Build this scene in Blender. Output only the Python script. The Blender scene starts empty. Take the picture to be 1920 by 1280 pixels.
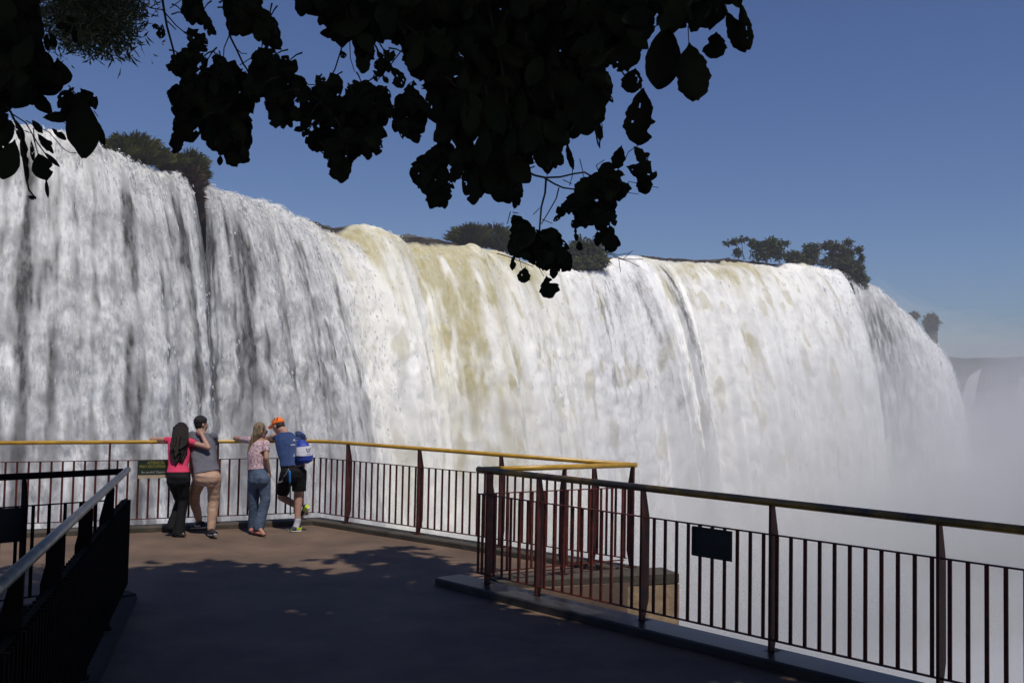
import bpy, bmesh, math, random
import numpy as np
from mathutils import Vector, Matrix, Quaternion
random.seed(7)
SC = bpy.context.scene
COL = SC.collection
R = math.radians

# ------------------------------------------------------------------ camera
F_PX, PITCH, ROLL, CAMZ = 1867.0, math.atan(86 / 1867.0), R(1.1), 2.24
_c, _s = math.cos(ROLL), math.sin(ROLL)
AX, AU, AF = Vector((1, 0, 0)), Vector((0, -math.sin(PITCH), math.cos(PITCH))), Vector((0, math.cos(PITCH), math.sin(PITCH)))
CR, CU = AX * _c + AU * _s, AU * _c - AX * _s
cam = bpy.data.objects.new('camera', bpy.data.cameras.new('camera'))
COL.objects.link(cam)
cam.data.lens, cam.data.sensor_width = 35.0, 36.0
cam.data.clip_start, cam.data.clip_end = 0.05, 20000
m = Matrix((CR, CU, -AF)).transposed().to_4x4()
m.translation = Vector((0, 0, CAMZ))
cam.matrix_world = m
SC.camera = cam


def at(px, py, Y):
    """world point at depth Y seen at pixel (px, py) of the 1920x1280 photograph"""
    d = AF + CR * ((px - 960) / F_PX) + CU * ((640 - py) / F_PX)
    return Vector((0, 0, CAMZ)) + d * (Y / d.y)


def onz(px, py, z):
    d = AF + CR * ((px - 960) / F_PX) + CU * ((640 - py) / F_PX)
    return Vector((0, 0, CAMZ)) + d * ((z - CAMZ) / d.z)


# ------------------------------------------------------------------ bookkeeping
def tag(o, label=None, cat=None, group=None, kind=None):
    if label: o['label'] = label
    if cat: o['category'] = cat
    if group: o['group'] = group
    if kind: o['kind'] = kind
    return o


def worg(o):
    v = Vector((0, 0, 0))
    while o is not None:
        v += o.location
        o = o.parent
    return v


def link_mesh(name, me, mat, parent=None, loc=None):
    """link a mesh whose vertices are in world coordinates"""
    o = bpy.data.objects.new(name, me)
    COL.objects.link(o)
    if mat is not None and len(me.materials) == 0:
        for mm in (mat if isinstance(mat, (list, tuple)) else [mat]):
            me.materials.append(mm)
    base = Vector((0, 0, 0))
    if parent is not None:
        o.parent = parent
        base = worg(parent)
    if loc is not None:
        loc = Vector(loc)
        o.location = loc - base
        base = loc
    if base.length > 0:
        me.transform(Matrix.Translation(-base))
    return o


def empty(name, loc):
    o = bpy.data.objects.new(name, None)
    COL.objects.link(o)
    o.location = loc
    o.empty_display_size = .2
    return o


class MB:
    def __init__(s):
        s.v, s.f, s.mi = [], [], []

    def add(s, vs, fs, mi=0):
        n = len(s.v)
        s.v += [tuple(v) for v in vs]
        for f in fs:
            s.f.append([i + n for i in f])
            s.mi.append(mi)

    def box(s, c, ax, ay, az, mi=0):
        """box from centre and three half-extent vectors"""
        c, ax, ay, az = Vector(c), Vector(ax), Vector(ay), Vector(az)
        vs = [c + ax * i + ay * j + az * k for k in (-1, 1) for j in (-1, 1) for i in (-1, 1)]
        s.add(vs, [(0, 2, 3, 1), (4, 5, 7, 6), (0, 1, 5, 4), (2, 6, 7, 3), (0, 4, 6, 2), (1, 3, 7, 5)], mi)

    def tube(s, pts, rad, n=10, caps=True, mi=0):
        pts = [Vector(p) for p in pts]
        if not hasattr(rad, '__len__'): rad = [rad] * len(pts)
        rings, vs, fs = [], [], []
        ref = Vector((0, 0, 1))
        for i, p in enumerate(pts):
            d = (pts[min(i + 1, len(pts) - 1)] - pts[max(i - 1, 0)]).normalized()
            if abs(d.dot(ref)) > .93: ref = Vector((1, 0.1, 0)).normalized()
            a = d.cross(ref).normalized()
            b = d.cross(a).normalized()
            ref = -b if i else ref
            for k in range(n):
                t = 2 * math.pi * k / n
                vs.append(p + (a * math.cos(t) + b * math.sin(t)) * rad[i])
            ref = a.cross(d).normalized()
        for i in range(len(pts) - 1):
            for k in range(n):
                fs.append((i * n + k, i * n + (k + 1) % n, (i + 1) * n + (k + 1) % n, (i + 1) * n + k))
        if caps:
            fs.append(tuple(range(n))[::-1])
            fs.append(tuple((len(pts) - 1) * n + k for k in range(n)))
        s.add(vs, fs, mi)

    def mesh(s, name, smooth=False):
        me = bpy.data.meshes.new(name)
        me.from_pydata(s.v, [], s.f)
        if any(s.mi): me.polygons.foreach_set('material_index', s.mi)
        if smooth: me.polygons.foreach_set('use_smooth', [True] * len(me.polygons))
        me.update()
        return me

    def build(s, name, mat, parent=None, loc=None, smooth=False):
        return link_mesh(name, s.mesh(name, smooth), mat, parent, loc)


# ------------------------------------------------------------------ materials
def newmat(name):
    mt = bpy.data.materials.new(name)
    mt.use_nodes = True
    nt = mt.node_tree
    return mt, nt, nt.nodes['Principled BSDF']


def N(nt, t, **kw):
    n = nt.nodes.new(t)
    for k, v in kw.items():
        if k in n.inputs: n.inputs[k].default_value = v
        else: setattr(n, k, v)
    return n


def pmat(name, c1, c2=None, scale=6.0, rough=.7, metal=0.0, bump=.0, bscale=None, detail=6, spec=.4, contrast=(.35, .65), vec='Object', stretch=None):
    """principled with two-tone noise and optional bump"""
    mt, nt, b = newmat(name)
    L = nt.links.new
    b.inputs['Roughness'].default_value = rough
    b.inputs['Metallic'].default_value = metal
    b.inputs['Specular IOR Level'].default_value = spec
    tc = N(nt, 'ShaderNodeTexCoord')
    src = tc.outputs[vec]
    if stretch:
        mp = N(nt, 'ShaderNodeMapping')
        mp.inputs['Scale'].default_value = stretch
        L(src, mp.inputs['Vector'])
        src = mp.outputs[0]
    c2 = c2 or tuple(x * .75 for x in c1)
    no = N(nt, 'ShaderNodeTexNoise', Scale=scale, Detail=detail, Roughness=.6)
    L(src, no.inputs['Vector'])
    cr = N(nt, 'ShaderNodeValToRGB')
    cr.color_ramp.elements[0].position, cr.color_ramp.elements[1].position = contrast
    cr.color_ramp.elements[0].color = (*c2, 1)
    cr.color_ramp.elements[1].color = (*c1, 1)
    L(no.outputs[0], cr.inputs[0])
    L(cr.outputs[0], b.inputs['Base Color'])
    if bump:
        n2 = N(nt, 'ShaderNodeTexNoise', Scale=bscale or scale * 4, Detail=5)
        L(src, n2.inputs['Vector'])
        bp = N(nt, 'ShaderNodeBump', Strength=bump, Distance=.02)
        L(n2.outputs[0], bp.inputs['Height'])
        L(bp.outputs[0], b.inputs['Normal'])
    return mt


M = {}
M['pave'] = pmat('pavement_concrete', (.170, .112, .076), (.100, .067, .048), 1.3, .75, bump=.35, bscale=38, detail=9)
M['kerb'] = pmat('kerb_concrete', (.085, .068, .054), (.036, .034, .024), 3.0, .8, bump=.5, bscale=30, detail=8)
M['kerbwet'] = pmat('polished_kerb_stone', (.040, .037, .034), (.02, .019, .018), 3.0, .36, bump=.1, bscale=8, spec=.5)
M['kerbshade'] = pmat('shade_dark_kerb', (.014, .011, .009), (.008, .007, .006), 4, .85, bump=.4, bscale=30)  # near-black kerb concrete, the shade here is put into its colour
M['wall'] = pmat('exposed_concrete', (.36, .255, .155), (.21, .145, .09), 9.0, .9, bump=.5, bscale=60, detail=9)
M['yellow'] = pmat('yellow_paint', (.54, .315, .035), (.38, .21, .022), 7.0, .32, bump=.05, spec=.5)
M['redbar'] = pmat('oxide_red_paint', (.12, .022, .014), (.045, .011, .009), 14, .6, spec=.2, bump=.1)
M['redpost'] = pmat('oxide_red_post_paint', (.085, .018, .012), (.03, .010, .009), 9, .6, spec=.2, bump=.1)
M['steel'] = pmat('galvanised_steel', (.36, .33, .27), (.24, .22, .17), 10, .42, metal=.35, bump=.05)
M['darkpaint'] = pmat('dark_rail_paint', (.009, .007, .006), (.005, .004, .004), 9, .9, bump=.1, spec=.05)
M['panel'] = pmat('black_sign_panel', (.012, .012, .012), (.008, .008, .008), 9, .6)
M['greensign'] = pmat('green_sign_paint', (.016, .032, .018), (.012, .022, .013), 20, .55)
M['signyellow'] = pmat('yellow_sign_lettering', (.27, .26, .06), None, 20, .6)
M['signwhite'] = pmat('white_sign_lettering', (.30, .33, .31), None, 20, .6)
M['signstrip'] = pmat('beige_sign_strip', (.50, .42, .28), (.40, .30, .25), 12, .6)
M['wire'] = pmat('wire', (.05, .045, .04), None, 20, .5)
M['rock'] = pmat('wet_basalt', (.055, .043, .032), (.014, .011, .008), .35, .8, bump=.9, bscale=1.5, detail=10)
M['bank'] = pmat('bank_rock', (.05, .04, .03), (.02, .018, .014), .5, .9, bump=.8, bscale=2)
M['bark'] = pmat('bark', (.035, .026, .019), (.018, .013, .010), 12, .9, bump=.8, bscale=30)


def leafmat(name, a, b, scale=3.0, trans=.0, rough=.5, spec=.3):
    mt, nt, bs = newmat(name)
    L = nt.links.new
    tc = N(nt, 'ShaderNodeTexCoord')
    no = N(nt, 'ShaderNodeTexNoise', Scale=scale, Detail=4)
    L(tc.outputs['Object'], no.inputs['Vector'])
    geo = N(nt, 'ShaderNodeNewGeometry')
    mx = N(nt, 'ShaderNodeMath', operation='MULTIPLY_ADD')
    L(geo.outputs['Random Per Island'], mx.inputs[0])
    mx.inputs[1].default_value = .5
    L(no.outputs[0], mx.inputs[2])
    cr = N(nt, 'ShaderNodeValToRGB')
    cr.color_ramp.elements[0].position, cr.color_ramp.elements[1].position = .45, 1.0
    cr.color_ramp.elements[0].color, cr.color_ramp.elements[1].color = (*b, 1), (*a, 1)
    L(mx.outputs[0], cr.inputs[0])
    L(cr.outputs[0], bs.inputs['Base Color'])
    bs.inputs['Roughness'].default_value = rough
    bs.inputs['Specular IOR Level'].default_value = spec
    if trans:
        tr = N(nt, 'ShaderNodeBsdfTranslucent')
        L(cr.outputs[0], tr.inputs['Color'])
        ms = N(nt, 'ShaderNodeMixShader', Fac=trans)
        out = nt.nodes['Material Output']
        L(bs.outputs[0], ms.inputs[1])
        L(tr.outputs[0], ms.inputs[2])
        L(ms.outputs[0], out.inputs[0])
    return mt


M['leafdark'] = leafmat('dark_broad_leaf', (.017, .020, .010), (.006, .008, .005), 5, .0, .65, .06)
M['canopyleaf'] = leafmat('canopy_leaf', (.05, .075, .025), (.03, .045, .015), 1, .0)
M['feather'] = leafmat('feathery_leaf', (.035, .055, .018), (.015, .026, .009), 8, .12)
M['grassbush'] = leafmat('crest_grass', (.095, .098, .018), (.034, .038, .008), .25, .1, .75, .12)
M['bush'] = leafmat('crest_bush_leaf', (.105, .112, .028), (.036, .044, .012), .4, .1, .75, .12)
M['bushlight'] = leafmat('crest_tree_leaf', (.085, .105, .025), (.03, .045, .015), .4, .15, .7, .15)
M['forest'] = leafmat('far_forest_leaf', (.030, .045, .020), (.015, .024, .012), .05, .0, .8, .1)

# people materials
M['skin'] = pmat('skin', (.40, .235, .165), (.34, .19, .13), 9, .5, spec=.3)
M['skinpale'] = pmat('pale_skin', (.46, .275, .205), (.38, .21, .155), 9, .5, spec=.3)
M['pink'] = pmat('pink_cotton', (.66, .045, .125), (.56, .035, .10), 12, .85, bump=.25, bscale=40)
M['grey'] = pmat('grey_cotton', (.125, .125, .152), (.10, .10, .124), 10, .9, bump=.3, bscale=30)
M['black'] = pmat('black_cotton', (.010, .010, .011), (.006, .006, .007), 10, .85, bump=.3, bscale=30, spec=.2)
M['tan'] = pmat('tan_chino', (.46, .30, .215), (.38, .245, .175), 10, .85, bump=.45, bscale=26, stretch=(1, 1, 2.2))
M['jean'] = pmat('blue_denim', (.095, .135, .205), (.045, .068, .115), 9, .85, bump=.5, bscale=24, stretch=(1, 1, 1.8), contrast=(.3, .7))
M['blue'] = pmat('blue_sport_shirt', (.022, .050, .155), (.018, .040, .125), 10, .75, bump=.3, bscale=24)
M['bagblue'] = pmat('blue_nylon', (.022, .050, .36), (.018, .040, .28), 14, .5, bump=.4, bscale=24)
M['white'] = pmat('white_cloth', (.58, .58, .64), (.48, .48, .55), 14, .8, bump=.2)
M['orange'] = pmat('orange_cap_cloth', (.90, .19, .015), (.80, .15, .012), 14, .7, bump=.15)
M['hairblack'] = pmat('black_hair', (.014, .009, .007), (.006, .004, .004), 22, .45, bump=.6, bscale=60, stretch=(3, 3, .35))
M['hairdark'] = pmat('long_dark_hair', (.022, .013, .009), (.005, .004, .004), 18, .55, bump=.6, bscale=60, stretch=(3, 3, .3), spec=.25)
M['hairbrown'] = pmat('brown_hair', (.060, .034, .020), (.02, .012, .008), 22, .5, bump=.6, bscale=60, stretch=(3, 3, .35))
M['hairblonde'] = pmat('streaked_fair_hair', (.30, .215, .12), (.055, .035, .022), 16, .5, bump=.6, bscale=50, stretch=(3, 3, .3), contrast=(.36, .62))
M['floral'] = pmat('pink_floral_print', (.60, .47, .49), (.30, .15, .19), 38, .85, bump=.2, detail=4, contrast=(.40, .60))
M['shoeblack'] = pmat('black_shoe', (.012, .012, .013), None, 20, .5)
M['lime'] = pmat('lime_shoe', (.52, .66, .03), (.42, .55, .02), 20, .5)
M['navy'] = pmat('dark_shoe_mesh', (.02, .03, .04), None, 20, .6)
M['redshoe'] = pmat('red_sandal', (.42, .09, .07), (.5, .2, .16), 25, .6)
M['sole'] = pmat('white_sole', (.62, .62, .6), None, 20, .6)
M['glass_dark'] = pmat('dark_lens', (.01, .008, .008), None, 20, .15, spec=.6)
M['stickblue'] = pmat('blue_rubber_grip', (.02, .19, .55), None, 20, .4)
M['skyprint'] = pmat('pale_blue_print', (.20, .30, .52), None, 20, .7)
M['logo'] = pmat('navy_print', (.02, .02, .09), None, 20, .6)

# ------------------------------------------------------------------ noise (numpy)
_rng = np.random.RandomState(5)
_perm = np.concatenate([_rng.permutation(512)] * 3)
_gr = _rng.uniform(0, 2 * np.pi, 512)


def perlin(x, y):
    xi, yi = np.floor(x).astype(int), np.floor(y).astype(int)
    xf, yf = x - xi, y - yi
    u, v = xf * xf * xf * (xf * (xf * 6 - 15) + 10), yf * yf * yf * (yf * (yf * 6 - 15) + 10)

    def g(ix, iy, dx, dy):
        a = _gr[_perm[(_perm[ix & 511] + iy) & 511]]
        return np.cos(a) * dx + np.sin(a) * dy
    n00, n10 = g(xi, yi, xf, yf), g(xi + 1, yi, xf - 1, yf)
    n01, n11 = g(xi, yi + 1, xf, yf - 1), g(xi + 1, yi + 1, xf - 1, yf - 1)
    return ((n00 * (1 - u) + n10 * u) * (1 - v) + (n01 * (1 - u) + n11 * u) * v) * 1.5


def fbm(x, y, o=4, lac=2.0, gain=.5):
    r, a = 0, 1.0
    for i in range(o):
        r = r + a * perlin(x + 17.3 * i, y + 9.1 * i)
        x, y, a = x * lac, y * lac, a * gain
    return r


def sstep(a, b, x):
    t = np.clip((x - a) / (b - a), 0, 1)
    return t * t * (3 - 2 * t)


# ------------------------------------------------------------------ platform
RZ = 1.32                     # height of every handrail
KZ = .078                     # kerb top
C1, C2, C3 = Vector((-3.08, 16.1, 0)), Vector((1.52, 12.25, 0)), Vector((-.33, 11.15, 0))
L0 = Vector((-10.2, 12.61, 0))
NE = Vector((9.2, .86, 0))    # far end of the near railing line
LC, LE, LB = Vector((-3.91, 10.24, 0)), Vector((-1.62, 2.28, 0)), Vector((-8.2, 5.9, 0))


def off(p, d, a):             # shift in plan along the left normal of d
    d = Vector(d).normalized()
    return p + Vector((-d.y, d.x, 0)) * a


d_l, d_f, d_r, d_n = (C1 - L0).normalized(), (C2 - C1).normalized(), (C3 - C2).normalized(), (NE - C3).normalized()


def xsect(p, d, q, e):
    k = d.x * e.y - d.y * e.x
    t = ((q.x - p.x) * e.y - (q.y - p.y) * e.x) / k
    return p + d * t


outer = [off(L0, d_l, .13), xsect(off(C1, d_l, .13), d_l, off(C1, d_f, .13), d_f), Vector((2.02, 12.03, 0)),
         Vector((1.90, 11.92, 0)), off(C3, d_n, .10) + d_n * .25, off(NE, d_n, .10)]
poly = outer + [Vector((9, -9, 0)), Vector((-12, -9, 0)), Vector((-12, 11.6, 0))]
bm = bmesh.new()
top = bm.faces.new([bm.verts.new(p) for p in poly])
r = bmesh.ops.extrude_face_region(bm, geom=[top])
bmesh.ops.translate(bm, vec=(0, 0, -.55), verts=[v for v in r['geom'] if isinstance(v, bmesh.types.BMVert)])
bmesh.ops.recalc_face_normals(bm, faces=bm.faces)
me = bpy.data.meshes.new('pavement')
bm.to_mesh(me)
tag(link_mesh('pavement', me, M['pave']), kind='structure', label='brown concrete floor of the lookout platform under tree shade')


def strip(name, pts, inner, outr, z0, z1, mat, label, closed_ends=True):
    """kerb following a polyline with mitred joints; inner is to the right of travel"""
    mb = MB()
    secs = []
    for i, p in enumerate(pts):
        d0 = (pts[i] - pts[i - 1]).normalized() if i else (pts[1] - pts[0]).normalized()
        d1 = (pts[i + 1] - pts[i]).normalized() if i < len(pts) - 1 else d0
        nb = Vector((-(d0 + d1).y, (d0 + d1).x, 0)).normalized()
        k = 1 / max(.3, nb.dot(Vector((-d0.y, d0.x, 0))))
        a, b = p + nb * outr * k, p - nb * inner * k
        secs.append([a + Vector((0, 0, z0)), a + Vector((0, 0, z1)), b + Vector((0, 0, z1)), b + nb * -.012 + Vector((0, 0, z1 - .015)), b + nb * -.012 + Vector((0, 0, z0))])
    vs = [v for s in secs for v in s]
    fs = []
    for i in range(len(secs) - 1):
        for k in range(5):
            fs.append((i * 5 + k, (i + 1) * 5 + k, (i + 1) * 5 + (k + 1) % 5, i * 5 + (k + 1) % 5))
    fs.append((4, 3, 2, 1, 0))
    fs.append(tuple((len(secs) - 1) * 5 + k for k in range(5)))
    mb.add(vs, fs)
    o = mb.build(name, mat)
    return tag(o, label=label, kind='structure')


strip('kerb', [L0, C1, C2 + d_f * .08], .16, .15, .004, KZ, M['kerb'], 'low worn concrete kerb along the outer edge of the lookout')
strip('kerb', [C3 - d_n * .44, NE], .24, .12, .004, KZ + .012, M['kerbwet'], 'smooth grey stone kerb under the near railing')
strip('kerb', [LB, LC + Vector((.05, .1, 0))], .1, .1, .004, .07, M['kerbshade'], 'shade-darkened kerb behind the silver handrail')
strip('kerb', [LC + Vector((.06, .02, 0)), LE], .07, .07, .004, .05, M['kerbshade'], 'shade-darkened kerb under the silver handrail')

# return wall: concrete block under the short railing, with a thin cap slab
wd = (Vector((2.02, 11.98, 0)) - C3).normalized()
wn = Vector((-wd.y, wd.x, 0))
wall = MB()
wl = (Vector((2.02, 11.98, 0)) - C3).length
c0 = C3 + wd * (wl / 2 + .12) + wn * .16
wall.box(c0 + Vector((0, 0, -1.32)), wd * (wl / 2 - .12), wn * .22, Vector((0, 0, 1.27)))
wo = wall.build('concrete_wall', M['wall'], loc=c0 + Vector((0, 0, -2.6)))
tag(wo, 'tan concrete block wall below the short yellow railing', 'wall')
cap = MB()
cap.box(c0 + Vector((0, 0, .019)), wd * (wl / 2 - .123), wn * .217, Vector((0, 0, .055)))
cap.build('wall_cap', M['kerb'], wo)

# rocky bank that carries the platform
bank = MB()
nb_, rows = len(poly), 7
for j in range(rows):
    t = j / (rows - 1)
    for i, p in enumerate(poly):
        q = Vector((p.x * .985, p.y * .975, 0)) - Vector((0, .25, 0))
        jit = Vector((math.sin(i * 3.1 + j * 2.3), math.cos(i * 1.7 + j * 1.1), 0)) * (.5 * t)
        bank.v.append(tuple(q * (1 - .10 * t) + jit + Vector((0, 0, -.54 - 35 * t))))
for j in range(rows - 1):
    for i in range(nb_):
        bank.f.append([j * nb_ + i, j * nb_ + (i + 1) % nb_, (j + 1) * nb_ + (i + 1) % nb_, (j + 1) * nb_ + i])
        bank.mi.append(0)
tag(bank.build('rock_bank', M['bank']), kind='structure', label='rocky bank below the platform')


# ------------------------------------------------------------------ railings
def plate(mb, p, d, side, top, z0=KZ, w=.115, t=.012, topw=.055, botw=.055):
    """tapered flat post plate standing across the rail; straight edge inside, taper outside"""
    d = d.normalized()
    n = Vector((-d.y, d.x, 0)) * side
    prof = [(-.035, z0), (-.035 + botw, z0), (-.035 + w, z0 + .2), (-.035 + w, top - .27), (-.035 + topw, top), (-.035, top)]
    vs = []
    for sgn in (-1, 1):
        for a, z in prof:
            vs.append(Vector((p.x, p.y, 0)) + n * a + d * (t * sgn) + Vector((0, 0, z)))
    k = len(prof)
    fs = [tuple(range(k))[::-1], tuple(range(k, 2 * k))]
    for i in range(k):
        fs.append((i, (i + 1) % k, k + (i + 1) % k, k + i))
    mb.add(vs, fs)
    # foot plate with bolts
    mb.box(Vector((p.x, p.y, z0 + .006)) + n * .02, d * .05, n * .07, Vector((0, 0, .006)))


def run(root, A, B, side, posts, gap=.28, bar0=None, bar1=None, step=.135, mb_post='redpost', mb_bar='redbar', tops=(.27, 1.14), wb=.0145, skip_ends=.0, tn=.007):
    """one straight run: posts at distances, flat balusters, thin top and bottom rails"""
    d = (B - A)
    Ln = d.length
    d = d.normalized()
    n = Vector((-d.y, d.x, 0)) * side
    zt, zb = RZ - tops[0], RZ - tops[1]
    for s_ in posts:
        mb = MB()
        plate(mb, A + d * s_, d, side, RZ - .02)
        mb.build('post', M[mb_post], root)
    a, b = bar0 or 0.0, bar1 or Ln
    nb = max(1, round((b - a) / step))
    for i in range(nb + 1):
        s_ = a + (b - a) * i / nb
        if any(abs(s_ - q) < .035 for q in posts): continue
        p = A + d * s_
        mb = MB()
        mb.box(Vector((p.x, p.y, (zt + zb) / 2)), d * wb, n * tn, Vector((0, 0, (zt - zb) / 2 - .004)))
        mb.build('baluster', M[mb_bar], root)
    for nm, z in (('top_bar', zt), ('bottom_bar', zb)):
        mb = MB()
        c = A + d * ((a + b) / 2)
        mb.box(Vector((c.x, c.y, z)), d * ((b - a) / 2 + .03), n * .017, Vector((0, 0, .005)))
        mb.build(nm, M[mb_bar], root)


def pipe(pts, rad, name, mat, root, n=14):
    mb = MB()
    mb.tube(pts, rad, n)
    return mb.build(name, mat, root, smooth=True)


def up(p, z=RZ):
    return Vector((p.x, p.y, z))


def bend(a, b, c, r_, n=7):
    """rounded corner points at b"""
    u, w = (a - b).normalized(), (c - b).normalized()
    p, q = b + u * r_, b + w * r_
    return [(p * (1 - t) ** 2 + b * 2 * t * (1 - t) + q * t * t) for t in [i / (n - 1) for i in range(n)]]


def dist_at(A, B, px):
    """distance along A-B where the line stands at photo column px (measured at rail height)"""
    best = None
    d = (B - A).normalized()
    for i in range(0, 2400):
        p = A + d * (i * .01)
        v = Vector((p.x, p.y, RZ - .5)) - Vector((0, 0, CAMZ))
        x = v.dot(CR) / v.dot(AF) * F_PX + 960
        if best is None or abs(x - px) < best[0]: best = (abs(x - px), i * .01)
    return best[1]


far = empty('railing', (C1.x, C1.y, KZ))
tag(far, 'long yellow topped red railing that bends behind the four people', 'railing')
pl = [dist_at(L0, C1, q) for q in (204, 407, 569)]
pl = [pl[0] - 3.0, pl[0] - 1.5] + pl
run(far, L0, C1, 1, pl, bar0=.05, bar1=(C1 - L0).length - .07, step=.147)
run(far, C1, C2, 1, [dist_at(C1, C2, q) for q in (652, 786, 939, 1113)], bar0=.06, bar1=(C2 - C1).length - .12, step=.136)
pipe([up(L0)] + [up(p) for p in bend(L0, C1, C2, .5)] + [up(C2)], .029, 'handrail', M['yellow'], far)

ret = empty('railing', (C2.x, C2.y, KZ))
tag(ret, 'short bright yellow topped railing above the tan concrete block', 'railing')
rl = (C3 - C2).length
run(ret, C2, C3, -1, [.02, dist_at(C2, C3, 1057)], bar0=.16, bar1=rl - .05, step=.16)
pipe([up(C2) - d_r * .035, up(C3)], .031, 'handrail', M['yellow'], ret)

near = empty('railing', (3.17, 7.37, KZ))
tag(near, 'shaded dark railing with tapered posts that carries the black panel', 'railing')
M['yellowdapple'] = pmat('dappled_yellow_rail', (.30, .165, .014), (.035, .026, .016), 2.2, .45, bump=.1, contrast=(.42, .62))  # dappled light and shade put into the rail colour as yellow and near-black patches
npost = [dist_at(C3, NE, q) for q in (916, 1010, 1206, 1448, 1762)]
npost += [npost[-1] + 1.42 * k for k in range(1, 4)]
run(near, C3, NE, 1, npost, bar0=.0, bar1=(NE - C3).length - .05, step=.131)
pipe([up(C3) - d_n * .03, up(NE)], .034, 'handrail', M['yellowdapple'], near)

left = empty('railing', (LC.x, LC.y, .07))
tag(left, 'dark corner railing topped by a sloping silver handrail close to the camera', 'railing')
lp = [dist_at(LC, LE, q) for q in (203, 160, 100, 22)]
lp += [lp[-1] + 1.2]
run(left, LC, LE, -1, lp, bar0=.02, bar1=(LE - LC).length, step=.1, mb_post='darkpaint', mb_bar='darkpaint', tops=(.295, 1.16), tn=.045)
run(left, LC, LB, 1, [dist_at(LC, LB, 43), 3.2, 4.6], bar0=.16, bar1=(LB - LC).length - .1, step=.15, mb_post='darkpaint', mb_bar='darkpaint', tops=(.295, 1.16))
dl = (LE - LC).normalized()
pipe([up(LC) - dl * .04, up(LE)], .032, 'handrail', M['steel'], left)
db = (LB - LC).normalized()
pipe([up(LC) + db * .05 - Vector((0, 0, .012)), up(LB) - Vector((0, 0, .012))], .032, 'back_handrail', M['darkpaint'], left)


# ------------------------------------------------------------------ signs
def text(s, size, loc, xdir, ydir, mat, parent, name='lettering', ext=.0008, align='CENTER', bold=0.0):
    cu = bpy.data.curves.new(name, 'FONT')
    cu.body, cu.size, cu.align_x, cu.align_y, cu.extrude = s, size, align, 'CENTER', ext
    cu.offset = bold
    tmp = bpy.data.objects.new('tmp', cu)
    COL.objects.link(tmp)
    dg = bpy.context.evaluated_depsgraph_get()
    me = bpy.data.meshes.new_from_object(tmp.evaluated_get(dg))
    bpy.data.objects.remove(tmp)
    x, y = Vector(xdir).normalized(), Vector(ydir).normalized()
    mt = Matrix((x, y, x.cross(y))).transposed().to_4x4()
    mt.translation = Vector(loc)
    me.transform(mt)
    me.materials.clear()
    return link_mesh(name, me, mat, parent)


def rail_pt(A, B, px, z):
    p = A + (B - A).normalized() * dist_at(A, B, px)
    return Vector((p.x, p.y, z))


sl, sr = rail_pt(L0, C1, 258, 0), rail_pt(L0, C1, 329, 0)
inn = Vector((d_l.y, -d_l.x, 0))
sc_ = (sl + sr) / 2 + inn * .03 + Vector((0, 0, RZ - .395))
hw = (sr - sl).length / 2
mb = MB()
mb.box(sc_ + Vector((0, 0, .018)), d_l * hw, inn * .004, Vector((0, 0, .112)))
sg = mb.build('warning_sign', M['greensign'], loc=sc_)
tag(sg, 'dark green slippery floor sign with yellow lettering tied to the railing', 'sign')
mb = MB()
mb.box(sc_ + Vector((0, 0, -.1185)), d_l * hw, inn * .0038, Vector((0, 0, .0245)))
mb.build('logo_strip', M['signstrip'], sg)
Z = Vector((0, 0, 1))
text('ATENÇÃO!', .058, sc_ + inn * .006 + Z * .086, d_l, Z, M['signyellow'], sg, bold=.001)
text('PISO ESCORREGADIO', .052, sc_ + inn * .006 + Z * .032, d_l, Z, M['signyellow'], sg, bold=.001)
text('Be careful! Slippery floor', .045, sc_ + inn * .006 - Z * .052, d_l, Z, M['signwhite'], sg, bold=.0008)
mb = MB()
for e in (-.8, .75):
    mb.tube([sc_ + d_l * hw * e + Z * .125, sc_ + d_l * hw * e - inn * .035 + Z * .135], .004, 6)
mb.build('tie_wire', M['wire'], sg)

pa, pb = rail_pt(C3, NE, 1301, 0), rail_pt(C3, NE, 1376, 0)
on = Vector((-d_n.y, d_n.x, 0))
pc = (pa + pb) / 2 + on * -.028 + Z * (RZ - .415)
hw2 = (pb - pa).length / 2
mb = MB()
mb.box(pc, d_n * hw2, on * .006, Vector((0, 0, .13)))
for e in (-1, 1):
    mb.box(pc - on * .009 + d_n * (hw2 - .012) * e, d_n * .012, on * .004, Vector((0, 0, .122)))
sp_ = mb.build('sign_panel', M['panel'], loc=pc)
tag(sp_, 'blank black rectangular panel wired to the near shaded railing', 'sign')
mb = MB()
for e in (-.75, -.1, .6):
    mb.tube([pc + d_n * hw2 * e + Z * .125, pc + d_n * hw2 * e + on * .03 + Z * .148, pc + d_n * (hw2 * e + .03) + on * .04 + Z * .15], .004, 6)
mb.build('tie_wire', M['wire'], sp_)

q = rail_pt(LC, LB, 0, RZ - .295) + Vector((0, 0, -.17))
bd = (LB - LC).normalized()
bn = Vector((-bd.y, bd.x, 0))
mb = MB()
mb.box(q, bd * .21, bn * .008, Vector((0, 0, .16)))
for e in (-1, 1):
    mb.box(q + Z * (.146 * e) - bn * .010, bd * .20, bn * .004, Z * .012)
ps = mb.build('sign_panel', M['panel'], loc=q)
tag(ps, 'dark board hung on the dark back rail beside the silver handrail', 'sign')
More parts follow.
